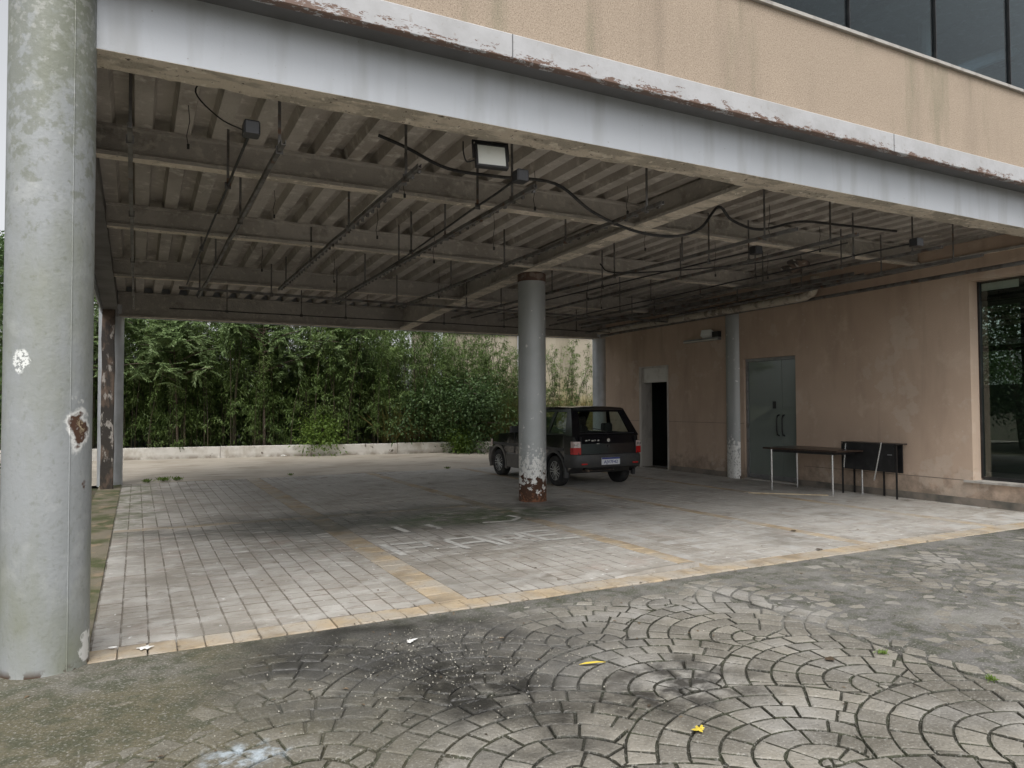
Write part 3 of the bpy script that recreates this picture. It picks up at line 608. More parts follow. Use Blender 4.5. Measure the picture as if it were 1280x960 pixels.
# plain doorway: frame, panel over, leaf swung inwards
dw = wbox('doorway', 'doorwhite', bld, 14.20, 14.278, 0, 2.428, -.02, .31)
wbox('door_frame', 'doorwhite', dw, 13.202, 13.235, 0, 2.428, -.02, .31); wbox('door_frame', 'doorwhite', dw, 13.235, 14.20, 2.39, 2.428, -.02, .31)
wbox('transom_panel', 'whitemat', dw, 13.237, 14.198, 2.04, 2.388, .05, .08)
wbox('threshold', 'skirt', dw, 13.236, 14.199, -.01, .012, 0, .3)

# dark rusted post standing in front of the rear left column
post = MB(); post.loft([[(x+.02*fnoise(z, 1, 2), y+.01*fnoise(z, 4, 2), z) for x, y in ((-.58, 15.18), (-.37, 15.18), (-.37, 15.40), (-.58, 15.40))] for z in np.linspace(-.02, 3.38, 18)])
tag(post.build('steel_post', 'rusty', bevel=.012), 'dark rusted square post in front of the rear left column', 'post')

# ================================================================== THINGS HUNG FROM THE CEILING
ordn = ['first', 'second', 'third', 'fourth', 'fifth', 'sixth', 'seventh', 'eighth', 'ninth', 'tenth', 'eleventh']
def hanger(par, x, y, z, w_=.022):
    zt = interp(y, DK) + .01; m = MB().box(x-w_/2, x+w_/2, y-.004, y+.004, z, zt)
    return m.build('hanger', 'galv', par)
def rail(i, xa, ya, xb, yb, z, kind, label, endbox=False, hang=(), tick=False):
    t = empty('conduit' if kind == 'tube' else 'ceiling_rail', (xa, ya, z), label, 'conduit' if kind == 'tube' else 'ceiling rail', 'rails and conduits hanging under the carport ceiling')
    bpy.context.view_layer.update()
    def child(m, nm, mat):
        o = m.build(nm, mat); o.parent = t; o.matrix_parent_inverse = Matrix.Translation((-xa, -ya, -z)); return o
    m = MB(); nseg = 14; P = [(xa+(xb-xa)*k/nseg + .008*fnoise(k, i, .9), ya+(yb-ya)*k/nseg, z + .014*fnoise(k, i+9, .7)) for k in range(nseg+1)]
    if kind == 'tube': m.tube(P, .011, 8)
    else:
        d = Vector((xb-xa, yb-ya, 0)).normalized(); nrm = Vector((-d.y, d.x, 0)); h = .016
        m.loft([[tuple(Vector(p)+nrm*a+Vector((0, 0, b))) for a, b in ((-h, .022), (-h, -.016), (h, -.016), (h, .022), (h-.004, .022), (h-.004, -.011), (-h+.004, -.011), (-h+.004, .022))] for p in P])
        if tick:
            L = math.hypot(xb-xa, yb-ya); k = .1
            while k < L:
                p = Vector((xa, ya, z)) + d*k; q = p - nrm*.03; m.box(q.x-.012, q.x+.012, q.y-.016, q.y+.016, z-.026, z+.012); k += .16 + .05*random.random()
    child(m, 'rail' if kind != 'tube' else 'pipe', 'galv' if kind != 'tube' else 'cable')
    if endbox:
        m = MB().cbox(xa-.055, xa+.055, ya-.07, ya+.05, z-.045, z+.05, .012); child(m, 'junction_box', 'black')
    for f in hang:
        x_, y_ = xa+(xb-xa)*f, ya+(yb-ya)*f; zt = interp(y_, DK)+.01; o = MB().box(x_-.011, x_+.011, y_-.004, y_+.004, z, zt).box(x_-.026, x_+.026, y_-.004, y_+.004, z-.03, z+.03)
        child(o, 'hanger', 'galv')
    return t
rail(0, -.06, 5.45, -.07, 15.6, 3.40, 'flat', 'flat grey rail running back beside the left side beam', hang=(.03, .25, .5, .75))
rail(1, .70, 5.35, .69, 12.6, 3.46, 'tube', 'thin black conduit with a junction box nearest the front left column', endbox=True, hang=(.2, .6))
rail(2, .92, 5.34, .93, 13.6, 3.40, 'flat', 'grey rail just right of the leftmost black conduit', hang=(.02, .3, .62))
rail(3, 1.98, 5.4, 2.04, 12.2, 3.41, 'flat', 'notched rail left of the white floodlight', tick=True, hang=(.05, .33, .62, .9))
rail(4, 2.84, 5.32, 3.30, 13.4, 3.42, 'tube', 'black conduit with junction box just right of the floodlight', endbox=True, hang=(.12, .4))
rail(5, 3.04, 5.4, 3.12, 13.0, 3.39, 'flat', 'long rail right of the floodlight reaching the rear beam', hang=(.06, .28, .5, .72), tick=True)
rail(6, 4.42, 5.4, 4.50, 13.5, 3.42, 'flat', 'rail running close along the left of the middle beam', hang=(.03, .22, .42, .66), tick=True)
rail(7, 6.35, 5.5, 6.05, 14.5, 3.40, 'flat', 'first rail right of the middle beam', hang=(.05, .2, .36, .55, .75))
rail(8, 6.55, 6.3, 6.2, 13.8, 3.34, 'tube', 'black conduit right of the middle beam with a junction box', endbox=True, hang=(.1, .4))
rail(9, 7.2, 5.4, 7.3, 14.6, 3.41, 'flat', 'second rail right of the middle beam', hang=(.04, .18, .33, .5, .8))
rail(10, 8.15, 5.35, 8.3, 13.8, 3.40, 'tube', 'rightmost black conduit with a junction box by the front beam', endbox=True, hang=(.1, .3, .6))
rail(11, 8.75, 5.4, 8.8, 15., 3.42, 'flat', 'third rail right of the middle beam', hang=(.04, .15, .3, .45, .7))
rail(12, 9.6, 5.4, 9.7, 15., 3.40, 'flat', 'rail nearest the beige side wall', hang=(.04, .15, .3, .45, .7))
rail(13, .55, 12.0, 10.2, 12.35, 3.30, 'flat', 'cross rail running from side to side before the rear beam', hang=(.03, .14, .25, .36, .5, .63, .78, .9))
rail(14, .5, 14.3, 10.2, 14.5, 3.27, 'tube', 'thin cross conduit in front of the rear beam', hang=(.1, .24, .33, .55, .7, .9))
words = ['first', 'second', 'third', 'fourth', 'fifth', 'sixth', 'seventh', 'eighth', 'ninth', 'tenth', 'eleventh', 'twelfth', 'thirteenth', 'fourteenth', 'fifteenth', 'sixteenth', 'seventeenth', 'eighteenth', 'nineteenth']
for wi, (x_, y_, dz_) in enumerate(sorted([(.35, 6.4, .35), (1.35, 8.4, .3), (2.3, 6.7, .42), (2.6, 8.6, .36), (3.7, 6.6, .4), (3.5, 9.0, .5), (4.0, 8.2, .45), (4.9, 6.6, .3), (6.0, 7.7, .38), (6.9, 6.4, .4), (7.7, 8.2, .5), (8.4, 6.9, .34), (2.7, 11.2, .4), (1.6, 11.0, .36), (4.6, 11.6, .45), (7.0, 10.6, .5), (9.0, 8.4, .4), (7.9, 11.5, .46), (3.9, 13.5, .3)], key=lambda q: pix((q[0], q[1], 3.6))[0])):
    zt = interp(y_, DK) + .01; m = MB().tube([(x_, y_, zt), (x_+.012, y_, zt-dz_*.4), (x_-.01, y_+.01, zt-dz_*.75), (x_+.004, y_, zt-dz_)], .0035, 5)
    m.box(x_-.008, x_+.012, y_-.008, y_+.008, zt-dz_-.02, zt-dz_+.02)
    tag(m.build('hanging_wire', 'cable'), '%s thin loose wire from the left hanging straight down from the corrugated ceiling' % words[wi], 'wire', 'loose wires under the ceiling')
def smooth_path(P, k=6):
    P = [Vector(p) for p in P]; P = [2*P[0]-P[1]] + P + [2*P[-1]-P[-2]]; out = []
    for i in range(1, len(P)-2):
        for j in range(k):
            t = j/k; a, b, c, d = P[i-1:i+3]
            out.append(.5*((2*b) + (c-a)*t + (2*a-5*b+4*c-d)*t*t + (3*b-a-3*c+d)*t**3))
    return out + [P[-2]]
cab = [(1.9, 6.25, 3.93), (2.15, 6.2, 3.84), (2.55, 6.2, 3.71), (3.05, 6.15, 3.69), (3.68, 6.15, 3.71), (4.15, 6.2, 3.50), (4.66, 6.2, 3.36), (5.2, 6.2, 3.35), (5.6, 6.2, 3.48), (5.88, 6.2, 3.76), (6.09, 6.2, 3.63), (6.53, 6.2, 3.57), (7.2, 6.2, 3.74), (7.93, 6.2, 3.78), (9.04, 6.2, 3.82)]
tag(MB().tube(smooth_path(cab), .016, 8).build('hanging_cable', 'cable', smooth=True), 'thick black cable drooping in waves across the ceiling from side to side', 'cable')
tag(MB().tube(smooth_path([(.45, 5.7, 3.95), (.36, 5.7, 3.80), (.52, 5.65, 3.62), (.68, 5.5, 3.50)]), .006, 6).build('hanging_cable', 'cable', smooth=True), 'thin curled cable beside the leftmost conduit box', 'cable')
tag(MB().tube(smooth_path([(6.1, 8.9, 3.6), (6.0, 8.4, 3.38), (6.7, 7.7, 3.36), (7.6, 7.1, 3.45), (8.2, 6.3, 3.6)]), .010, 6).build('hanging_cable', 'cable', smooth=True), 'thin cable slanting from the middle column towards the right wall', 'cable')
# pipes along the top of the right-hand wall
duct = MB().tube(smooth_path([(10.35, 15.2, 3.36), (10.35, 12.0, 3.36), (10.33, 9.2, 3.37), (10.33, 8.75, 3.40), (10.33, 8.62, 3.50), (10.33, 8.6, 3.7)]), .075, 12)
tag(duct.build('insulated_pipe', 'beigepipe', smooth=True), 'cream insulated pipe bending up along the top of the beige wall', 'pipe')
tag(MB().tube([(10.08, 15.4, 3.33), (10.1, 11, 3.40), (10.1, 6.0, 3.50)], .03, 8).build('ceiling_pipe', 'galv', smooth=True), 'dark pipe running beside the cream insulated pipe', 'pipe')
tag(MB().tube([(10.70, 15.6, 3.30), (10.70, 10.5, 3.36), (10.70, 5.4, 3.42)], .03, 8).build('ceiling_pipe', 'galv', smooth=True), 'dark pipe tight against the top of the beige wall', 'pipe')
tr = MB().loft([[(9.75, y, 3.47), (10.0, y, 3.47), (10.0, y, 3.53), (9.985, y, 3.53), (9.985, y, 3.485), (9.765, y, 3.485), (9.765, y, 3.53), (9.75, y, 3.53)] for y in (7.4, 10, 15.2)])
tag(tr.build('cable_tray', 'galv'), 'grey metal cable tray under the ceiling near the beige wall', 'cable tray')
for (x_, y_, a_) in ((9.2, 8.1, .3), (8.9, 7.7, -.4)):
    o = MB().lathe([(.02, .0), (.16, -.01), (.17, -.02), (.05, -.06), (.02, -.08)], (0, 0, 0), 'z', 18).build('ceiling_bracket', 'rusty', smooth=True); o.location = (x_, y_, 3.66); o.rotation_euler = (a_*.3, .2, a_)
    tag(o, 'round dark disc fitting hanging crooked near the cable tray, ' + ('right one' if a_ > 0 else 'left one'), 'fitting')
# floodlight
fl = empty('floodlight', (2.585, 5.34, 3.56), 'square black floodlight with white lens under the front beam', 'floodlight'); fl.rotation_euler = (R(-12), 0, R(-8))
bz = MB(); bz.box(-.14, .14, -.02, .03, -.105, -.085).box(-.14, .14, -.02, .03, .09, .11).box(-.14, -.12, -.02, .03, -.085, .09).box(.12, .14, -.02, .03, -.085, .09).box(-.12, .12, .0, .06, -.085, .09)
bz.build('housing', 'black', fl, bevel=.004); box('lens', 'diffuser', fl, -.119, .119, -.012, -.003, -.084, .089)
bz = MB().box(-.158, -.146, -.0, .02, -.02, .13).box(.146, .158, -.0, .02, -.02, .13).box(-.158, .158, 0, .02, .13, .14); bz.build('bracket', 'black', fl)
MB().tube(smooth_path([(-.14, .03, -.03), (-.20, .05, -.04), (-.22, .06, .05), (-.21, .08, .16)]), .006, 6).build('lead', 'cable', fl)
# emergency light on the wall
el = empty('wall_lamp', (WX-.04, 12.1, 2.9), 'long wall lamp with a white tilted head above the beige wall', 'lamp')
box('tray', 'alu', el, -.06, .04, -.62, .45, -.03, .03); box('lip', 'whitemat', el, -.075, -.062, -.62, .45, -.03, -.005)
h = box('lamp_head', 'diffuser', el, -.05, .05, -.12, .12, -.07, .07); h.location = (-.06, -.30, .12); h.rotation_euler = (0, R(20), R(15)); box('battery_box', 'black', el, -.05, .04, -.62, -.44, .031, .15)

# ================================================================== CAR (nose towards +Y)
car = empty('hatchback_car', (7.69, 11.65, 0), 'black three door hatchback parked behind the middle column', 'car')
HW = .765
def bw_(a, z):
    w_ = HW - .05*max(0, z-.62) - .05*max(0, .30-z)
    if a < -.45: w_ -= .10*((-.45-a)/.2)**2
    if a > 2.55: w_ -= .22*((a-2.55)/.45)**2
    return w_
WB, WR = 2.36, .285
top = [(-.635, .42), (-.66, .62), (-.645, .80), (-.585, .955), (-.3, .965), (.4, .965), (1.2, .955), (1.85, .945), (2.35, .90), (2.75, .835), (2.93, .76), (2.985, .62), (3.0, .42), (2.92, .22)]
bot = []
for c_ in (WB, 0.):
    for k in range(0, 13):
        t = math.pi*k/12; bot.append((c_ + .355*math.cos(t), .27 + .355*math.sin(t)*1.0 if k not in (0, 12) else .25))
outline = top + bot + [(-.55, .36)]
m = MB()
secs = [1, .93, .5, 0, -.5, -.93, -1]
def bodysec(f):
    out = []
    for a, z in outline:
        w_ = bw_(a, z); zz = z
        if abs(f) == 1: w_, q = w_*1., .985
        out.append((w_*(f if abs(f) < 1 else math.copysign(1, f)), a, zz - (.012 if abs(f) == 1 and z > .9 else 0)))
    return out
bm = bmesh.new(); rings = [[bm.verts.new(p) for p in bodysec(f)] for f in secs]; nO = len(outline)
for a, b in zip(rings[:-1], rings[1:]):
    for i in range(nO): bm.faces.new((a[i], a[(i+1) % nO], b[(i+1) % nO], b[i]))
bm.faces.new(rings[0]); bm.faces.new(list(reversed(rings[-1]))); bmesh.ops.triangulate(bm, faces=[f for f in bm.faces if len(f.verts) > 4]); bmesh.ops.recalc_face_normals(bm, faces=bm.faces)
me = bpy.data.meshes.new('body'); bm.to_mesh(me); bm.free(); bo = link('body', me, 'carpaint', car)
# greenhouse: pillars and rails as shell panels with glazed openings
def panel(par, P4, holes, nm, thick=.03):
    """quad P4 (bl, br, tr, tl) with rectangular openings (u0,u1,v0,v1): frame strips + glass"""
    bl, br, tr_, tl = [Vector(p) for p in P4]
    pt = lambda u, v: (bl*(1-u)+br*u)*(1-v) + (tl*(1-u)+tr_*u)*v
    nrm = (br-bl).cross(tl-bl).normalized(); us = sorted({0., 1., *[h[0] for h in holes], *[h[1] for h in holes]}); vs_ = sorted({0., 1., *[h[2] for h in holes], *[h[3] for h in holes]})
    m = MB()
    for i in range(len(us)-1):
        for j in range(len(vs_)-1):
            uc, vc = (us[i]+us[i+1])/2, (vs_[j]+vs_[j+1])/2
            if any(h[0] < uc < h[1] and h[2] < vc < h[3] for h in holes): continue
            q = [pt(us[i], vs_[j]), pt(us[i+1], vs_[j]), pt(us[i+1], vs_[j+1]), pt(us[i], vs_[j+1])]
            m.quadset([*q, *[p - nrm*thick for p in q]], [(0, 1, 2, 3), (7, 6, 5, 4), (0, 4, 5, 1), (1, 5, 6, 2), (2, 6, 7, 3), (3, 7, 4, 0)])
    o = m.build(nm, 'carpaint', par)
    for h in holes:
        q = [pt(h[0], h[2]), pt(h[1], h[2]), pt(h[1], h[3]), pt(h[0], h[3])]; q = [p - nrm*.010 for p in q]
        MB().quadset([*q, *[p - nrm*.005 for p in q]], [(0, 1, 2, 3), (7, 6, 5, 4), (0, 4, 5, 1), (1, 5, 6, 2), (2, 6, 7, 3), (3, 7, 4, 0)]).build('window_pane', 'carglass', o)
    return o
bz0, bz1 = .945, 1.44
RL, RRr, FLo, FRo = (-.735, -.575, bz0), (.735, -.575, bz0), (-.735, 1.86, bz0), (.735, 1.86, bz0)
rl, rr, fl_, fr_ = (-.585, -.30, bz1), (.585, -.30, bz1), (-.575, 1.02, bz1), (.575, 1.02, bz1)
panel(car, (RL, RRr, rr, rl), [(.12, .88, .12, .90)], 'rear_window_frame')
panel(car, (FRo, FLo, fl_, fr_), [(.06, .94, .06, .94)], 'windscreen_frame')
panel(car, (FLo, RL, rl, fl_), [(.20, .60, .08, .88), (.65, .90, .08, .88)], 'side_window_frame')
panel(car, (RRr, FRo, fr_, rr), [(.10, .35, .08, .88), (.40, .80, .08, .88)], 'side_window_frame')
m = MB(); m.loft([[(x_*(1-.0), y_, z_) for x_, y_, z_ in ((-hw+.0, y, z-.02), (-hw+.03, y, z+.018), (-hw*.5, y, z+.035), (0, y, z+.04), (hw*.5, y, z+.035), (hw-.03, y, z+.018), (hw, y, z-.02))] for y, hw, z in ((-.33, .57, 1.425), (-.28, .585, 1.44), (.1, .60, 1.45), (.6, .595, 1.45), (1.0, .575, 1.435), (1.05, .56, 1.42))])
m.build('roof', 'carpaint', car, smooth=True)
# bumpers, cladding, arches
def wrap(z0, z1, out, a0, a1, rear=True):
    m = MB(); pts = [(.30, HW), (.0, HW+.0), ]; 
    return m
rb = MB(); sec_pts = [(-HW-.012, -.36), (-HW-.012, -.50), (-HW+.03, -.625), (-HW+.13, -.685), (-.35, -.71), (.35, -.71), (HW-.13, -.685), (HW-.03, -.625), (HW+.012, -.50), (HW+.012, -.36)]
def inn(p): return (p[0]*.93, p[1]+.10 if abs(p[0]) < .7 else p[1])
secs = [[(x_*.985, y_+.02, .375), (x_, y_, .41), (x_, y_, .56), (x_*.99, y_+.012, .605), (inn((x_, y_))[0], inn((x_, y_))[1], .605), (inn((x_, y_))[0], inn((x_, y_))[1], .375)] for x_, y_ in sec_pts]
rb.loft(secs); rb.build('rear_bumper', 'carplastic', car, smooth=True)
fbm = MB(); sp = [(-HW-.010, 2.78), (-HW+.05, 2.95), (-.45, 3.05), (.45, 3.05), (HW-.05, 2.95), (HW+.010, 2.78)]
fbm.loft([[(x_*.985, y_-.02, .24), (x_, y_, .32), (x_, y_, .54), (x_*.98, y_-.02, .60), (x_*.92, y_-.10, .60), (x_*.92, y_-.10, .24)] for x_, y_ in sp]); fbm.build('front_bumper', 'sidecladding', car, smooth=True)
for s in (-1, 1):
    MB().loft([[(s*(HW-.01), y, .22), (s*(HW+.006), y, .23), (s*(HW+.010), y, .50), (s*(HW-.01), y, .52)] for y in (.385, 1.2, 1.975)]).build('side_cladding', 'sidecladding', car)
    MB().loft([[(s*(HW-.02), y, .66), (s*(HW+.008), y, .665), (s*(HW+.008), y, .715), (s*(HW-.02), y, .72)] for y in (-.30, 1.2, 2.6)]).build('side_trim', 'carplastic', car)
    for c_ in (0, WB):
        MB().loft([[(s*(HW-.05), c_+r_*math.cos(t), .27+r_*math.sin(t)) if q == 0 else (s*(HW+.018), c_+r_*math.cos(t), .27+r_*math.sin(t)) for q, r_ in ((0, .345), (1, .350), (1, .405), (0, .415))] for t in np.linspace(-.22, math.pi+.22, 18)]).build('wheel_arch', 'sidecladding' if c_ else 'carplastic', car)
    MB().cbox(s*.80-.09, s*.80+.09, 1.50, 1.60, .95, 1.08, .02).build('mirror', 'carplastic', car)
    box('door_handle', 'carplastic', car, s*(HW-.01)-.012, s*(HW-.01)+.012, .55, .70, .80, .83)
    # tail light: red lens with clear window
    t_ = MB().loft([[(s*(HW-.155), -.668, z), (s*(HW-.02), -.632, z), (s*(HW-.004), -.55, z), (s*(HW-.06), -.50, z), (s*(HW-.155), -.56, z)] for z in (.615, .735)]).build('tail_light', 'redlens', car)
    MB().loft([[(s*(HW-.155), -.664+ (z-.74)*.12, z), (s*(HW-.026), -.627+(z-.74)*.12, z), (s*(HW-.012), -.55, z), (s*(HW-.07), -.50, z), (s*(HW-.155), -.55, z)] for z in (.737, .845)]).build('clear_lens', 'clearlens', t_)
    for k in (.46, .54+.02): MB().lathe([(.022, 0), (.020, .006)], (s*(.66 if k < .5 else .715), -.672+(.012 if k > .5 else 0), .79), 'y', 12).build('bulb', 'chrome', t_)
    MB().loft([[(s*.42, 2.93, z), (s*.70, 2.86, z), (s*.70, 2.76, z), (s*.42, 2.8, z)] for z in (.63, .77)]).build('headlight', 'clearlens', car)
for s in (-1, 1):
    for yy in (.42, 1.62): box('door_seam', 'black', car, s*(HW-.004)-.006, s*(HW-.004)+.006, yy-.004, yy+.004, .53, .65)
    for yy in (.42, 1.62): box('door_seam', 'black', car, s*(HW-.010)-.006, s*(HW-.010)+.006, yy-.004, yy+.004, .73, .94)
    box('tailgate_seam', 'black', car, s*.603-.004, s*.603+.004, -.669, -.62, .62, .93)
    box('reflector', 'redlens', car, s*.56-.06, s*.56+.06, -.712, -.700, .43, .455)
MB().tube([(-.60, -.615, .985), (.60, -.615, .985)], .009, 6).build('window_seal', 'black', car)
# wheels
def wheel(x, y, s):
    tprof = [(.17, -.08), (.20, -.088), (.255, -.092), (.278, -.075), (WR, -.045), (WR, .045), (.278, .075), (.255, .092), (.20, .088), (.17, .08)]
    wh = MB().lathe(tprof, (0, 0, 0), 'x', 36).build('wheel', 'tyre', car, smooth=True); wh.location = (x, y, WR)
    r_ = MB(); xo = s*.082
    r_.lathe([(.188, -.07*s), (.19, xo), (.172, xo), (.165, xo*.6), (.16, -.06*s)], (0, 0, 0), 'x', 32)
    r_.lathe([(.045, xo*.5), (.045, xo*.98), (.03, xo*1.03)], (0, 0, 0), 'x', 16)
    for k in range(7):
        t = 2*math.pi*k/7; c, sn = math.cos(t), math.sin(t)
        for o_ in (-.014, .014):
            p = [(xo*.92, .03*c-o_*sn, .03*sn+o_*c), (xo*.95, .172*c-o_*1.9*sn, .172*sn+o_*1.9*c)]; r_.tube(p, [.012, .011], 6)
    r_.build('rim', 'rim', wh); MB().lathe([(.16, -.02*s), (.16, 0)], (0, 0, 0), 'x', 24).build('brake_disc', 'tyre', wh)
for s in (-1, 1):
    for y in (0, WB): wheel(s*(HW-.088), y, s)
# tailgate details
box('tailgate_seam', 'black', car, -.60, .60, -.668, -.660, .612, .618)
MB().lathe([(.032, -.004), (.032, .004), (.026, .008)], (0, -.648, .86), 'y', 20).build('badge', 'chrome', car)
for k, (w_, zz) in enumerate(((.05, .862), (.035, .868), (.06, .858), (.03, .865), (.05, .86))): box('badge_letter', 'chrome', car, -.50+k*.065, -.50+k*.065+w_*.8, -.648, -.643, zz-.012, zz+.012)
box('badge_letter', 'chrome', car, -.26, -.20, -.652, -.646, .795, .808)
MB().tube([(.02, -.615, .965), (-.05, -.56, 1.04), (-.30, -.545, 1.08)], .008, 6).build('wiper', 'black', car)
MB().lathe([(.016, -.004), (.016, .004)], (.0, -.665, .76), 'y', 12).build('lock', 'carplastic', car)
pl = box('number_plate', 'plate', car, -.20, .20, -.722, -.713, .42, .55)
box('plate_band', 'plateblue', pl, -.198, .198, -.7245, -.722, .52, .549)
tm = text_mesh('plate_text', 'AJV7F42', .088); to = link('plate_text', tm, 'plateblue', pl); to.location = (0, -.7235, .468); to.rotation_euler = (R(90), 0, 0)
box('exhaust_silencer', 'rusty', car, -.35, .25, -.45, -.25, .29, .36)
MB().lathe([(.022, -.62), (.022, -.3)], (-.42, 0, .31), 'y', 10).build('exhaust_pipe', 'rusty', car); box('underbody', 'black', car, -.6, .6, -.1, 2.7, .28, .34)
box('axle', 'black', car, -.6, .6, -.04, .04, .24, .30)
# interior
for (sx_, sy_) in ((-.35, 1.0), (.35, 1.0)):
    MB().loft([[(sx_-hw, y, z), (sx_+hw, y, z), (sx_+hw, y+.10, z), (sx_-hw, y+.10, z)] for hw, y, z in ((.22, 1.0, .45), (.23, .95, .7), (.20, .86, 1.02), (.15, .84, 1.08))]).build('seat', 'seatcloth', car)
    MB().cbox(sx_-.13, sx_+.13, .80, .90, 1.10, 1.27, .03).build('headrest', 'seatcloth', car)
MB().loft([[(-.58, y, z), (.58, y, z), (.58, y+.12, z), (-.58, y+.12, z)] for y, z in ((.05, .45), (-.08, .8), (-.13, 1.0))]).build('rear_seat', 'seatcloth', car)
for sx_ in (-.35, .35): MB().cbox(sx_-.12, sx_+.12, -.14, -.04, 1.01, 1.16, .03).build('headrest', 'seatcloth', car)
MB().cbox(-.62, .62, 1.45, 1.8, .85, 1.0, .03).build('dashboard', 'seatcloth', car)
MB().lathe([(.18, .0), (.2, .02), (.18, .04)], (-.35, 1.36, .98), 'y', 20).build('steering_wheel', 'seatcloth', car)

# ================================================================== TABLES AND LOOSE THINGS
tb = empty('side_table', (10.4, 8.7, 0), 'dark topped table with thin chrome legs by the glass door', 'table')
legs = [(9.96, 9.27), (10.17, 8.18), (10.64, 9.31), (10.74, 8.06)]
for lx, ly in legs: MB().lathe([(.019, 0), (.019, .715)], (lx-10.4, ly-8.7, 0), 'z', 12).build('leg', 'chrome', tb, smooth=True)
MB().loft([[(x_-10.4, y_-8.7, z) for x_, y_ in ((9.88, 9.40), (10.06, 8.00), (10.86, 7.90), (10.76, 9.45))] for z in (.715, .745)]).build('table_top', 'tabletop', tb, bevel=.005)
MB().loft([[(x_-10.4, y_-8.7, z) for x_, y_ in ((9.97, 9.28), (10.15, 8.15), (10.70, 8.07), (10.62, 9.30))] for z in (.665, .714)]).build('apron', 'blackmetal', tb)
dk = empty('metal_desk', (10.72, 7.8, 0), 'black metal desk with a broad panel standing against the beige wall', 'desk')
for lx, ly in ((10.62, 8.34), (10.62, 7.36), (10.86, 7.75), (10.86, 8.3)): box('leg', 'blackmetal', dk, lx-10.72-.011, lx-10.72+.011, ly-7.8-.011, ly-7.8+.011, 0, .84)
box('panel', 'blackmetal', dk, -.115, -.095, -.42, .52, .42, .85); box('top_rail', 'blackmetal', dk, -.12, .16, -.45, .55, .851, .870)
box('panel', 'blackmetal', dk, .05, .07, -.44, .16, .40, .85); box('latch', 'alu', dk, -.122, -.116, -.38, -.30, .685, .70)
o = MB().tube([(0, 0, 0), (.0, -.14, .62)], .012, 8).build('loose_rod', 'chrome'); o.location = (10.575, 7.72, .27); tag(o, 'pale metal rod leaning slantwise across the black desk panel', 'rod')
MB().tube([(0, .04, 0), (.0, -.0, .40)], .012, 8).build('fallen_rod', 'chrome', dk).location = (-.13, .45, .44)
o = MB().box(-.62, .62, -.012, .012, 0, .018).build('wood_strip', layered('pale wood strip', (.48, .40, .28), [dict(c=(.36, .29, .2), s=8, lo=.5, hi=.65)], rough=.7)); o.location = (9.62, 8.62, .004); o.rotation_euler = (0, 0, math.atan2(8.18-9.02, 10.06-9.22)); tag(o, 'pale wooden strip lying on the floor in front of the table', 'strip')
# painted letters
pw = empty('painted_word', (3.4, 7.3, .005), 'worn white painted word PARE on the tiled floor', 'floor marking')
def strokes(name, par, segs, w_=.075, mat='paintmark'):
    m = MB()
    for (x0, y0, x1, y1) in segs:
        d = Vector((x1-x0, y1-y0, 0)).normalized(); nn = Vector((-d.y, d.x, 0))*w_/2; a, b = Vector((x0, y0, 0)), Vector((x1, y1, 0)); k = .0006*len(m.v)
        m.quadset([a-nn+Vector((0, 0, k*.1)), b-nn+Vector((0, 0, k*.1)), b+nn+Vector((0, 0, k*.1)), a+nn+Vector((0, 0, k*.1))], [(0, 1, 2, 3)])
    return m.build(name, mat, par)
Y_0, Y_1 = -.30, .30
def LX(x): return x-3.4
strokes('letter', pw, [(LX(2.40), Y_0, LX(2.37), Y_1+.06), (LX(2.45), Y_1, LX(2.78), Y_1-.03), (LX(2.82), Y_1, LX(2.80), .02), (LX(2.45), .04, LX(2.76), .02)])
strokes('letter', pw, [(LX(3.11), Y_0, LX(3.07), Y_1-.06), (LX(3.07), Y_1-.02, LX(3.42), Y_1), (LX(3.52), Y_0, LX(3.40), Y_1+.03), (LX(3.14), -.02, LX(3.44), .0)])
strokes('letter', pw, [(LX(3.62), Y_0+.02, LX(3.58), Y_1), (LX(3.63), Y_1-.02, LX(3.92), Y_1-.03), (LX(3.95), Y_1, LX(3.93), .0), (LX(3.66), .0, LX(3.90), .0), (LX(3.80), -.03, LX(3.98), Y_0)])
strokes('letter', pw, [(LX(4.08), Y_0, LX(4.03), Y_1), (LX(4.08), Y_1-.02, LX(4.42), Y_1-.04), (LX(4.10), .0, LX(4.36), -.01), (LX(4.12), Y_0+.02, LX(4.48), Y_0)])
pg = empty('painted_marks', (3.6, 8.5, .005), 'nearly worn off white strokes on the floor behind the word PARE', 'floor marking')
strokes('stroke', pg, [(-.72, -.25, -.76, .2)], .08); strokes('stroke', pg, [(-.30, -.22, -.34, .15)], .08); strokes('stroke', pg, [(.35, -.05, .75, -.10), (.75, -.10, .95, .08), (.95, .08, .92, .35)], .06); strokes('stroke', pg, [(-1.5, .9, -.9, .75), (-.4, .7, .3, .8)], .06, 'paintghost')
strokes('stroke', pg, [(-1.9, -.85, -1.5, -.9)], .07, 'paintghost')
# litter
def leaf(name, mat, x, y, L, rz, label, cat, z=.006, lobes=False):
    m = MB()
    if lobes:
        pts = []
        for k in range(20):
            t = 2*math.pi*k/20; r_ = L*(.45+.55*random.random())*(1.25 if k in (0, 1, 7, 13) else .85); pts.append((r_*math.cos(t), r_*math.sin(t)*.8, .006*random.random()))
        m.quadset(pts + [(0, 0, .008)], [(k, (k+1) % 20, 20) for k in range(20)])
    else:
        m.loft([[(L*t, -wd, .006*math.sin(t*3)), (L*t, 0, .006*math.sin(t*3)-.003), (L*t, wd, .006*math.sin(t*3))] for t, wd in ((0, .002), (.3, L*.09), (.7, L*.08), (1, .002))], close=False)
    o = m.build(name, mat); o.location = (x, y, z); o.rotation_euler = (0, 0, rz); return tag(o, label, cat)
leaf('fallen_leaf', 'yellowleaf', 2.31, 2.60, .045, .4, 'crumpled yellow leaf on the cobbles near the bottom of the picture', 'leaf', .010, True)
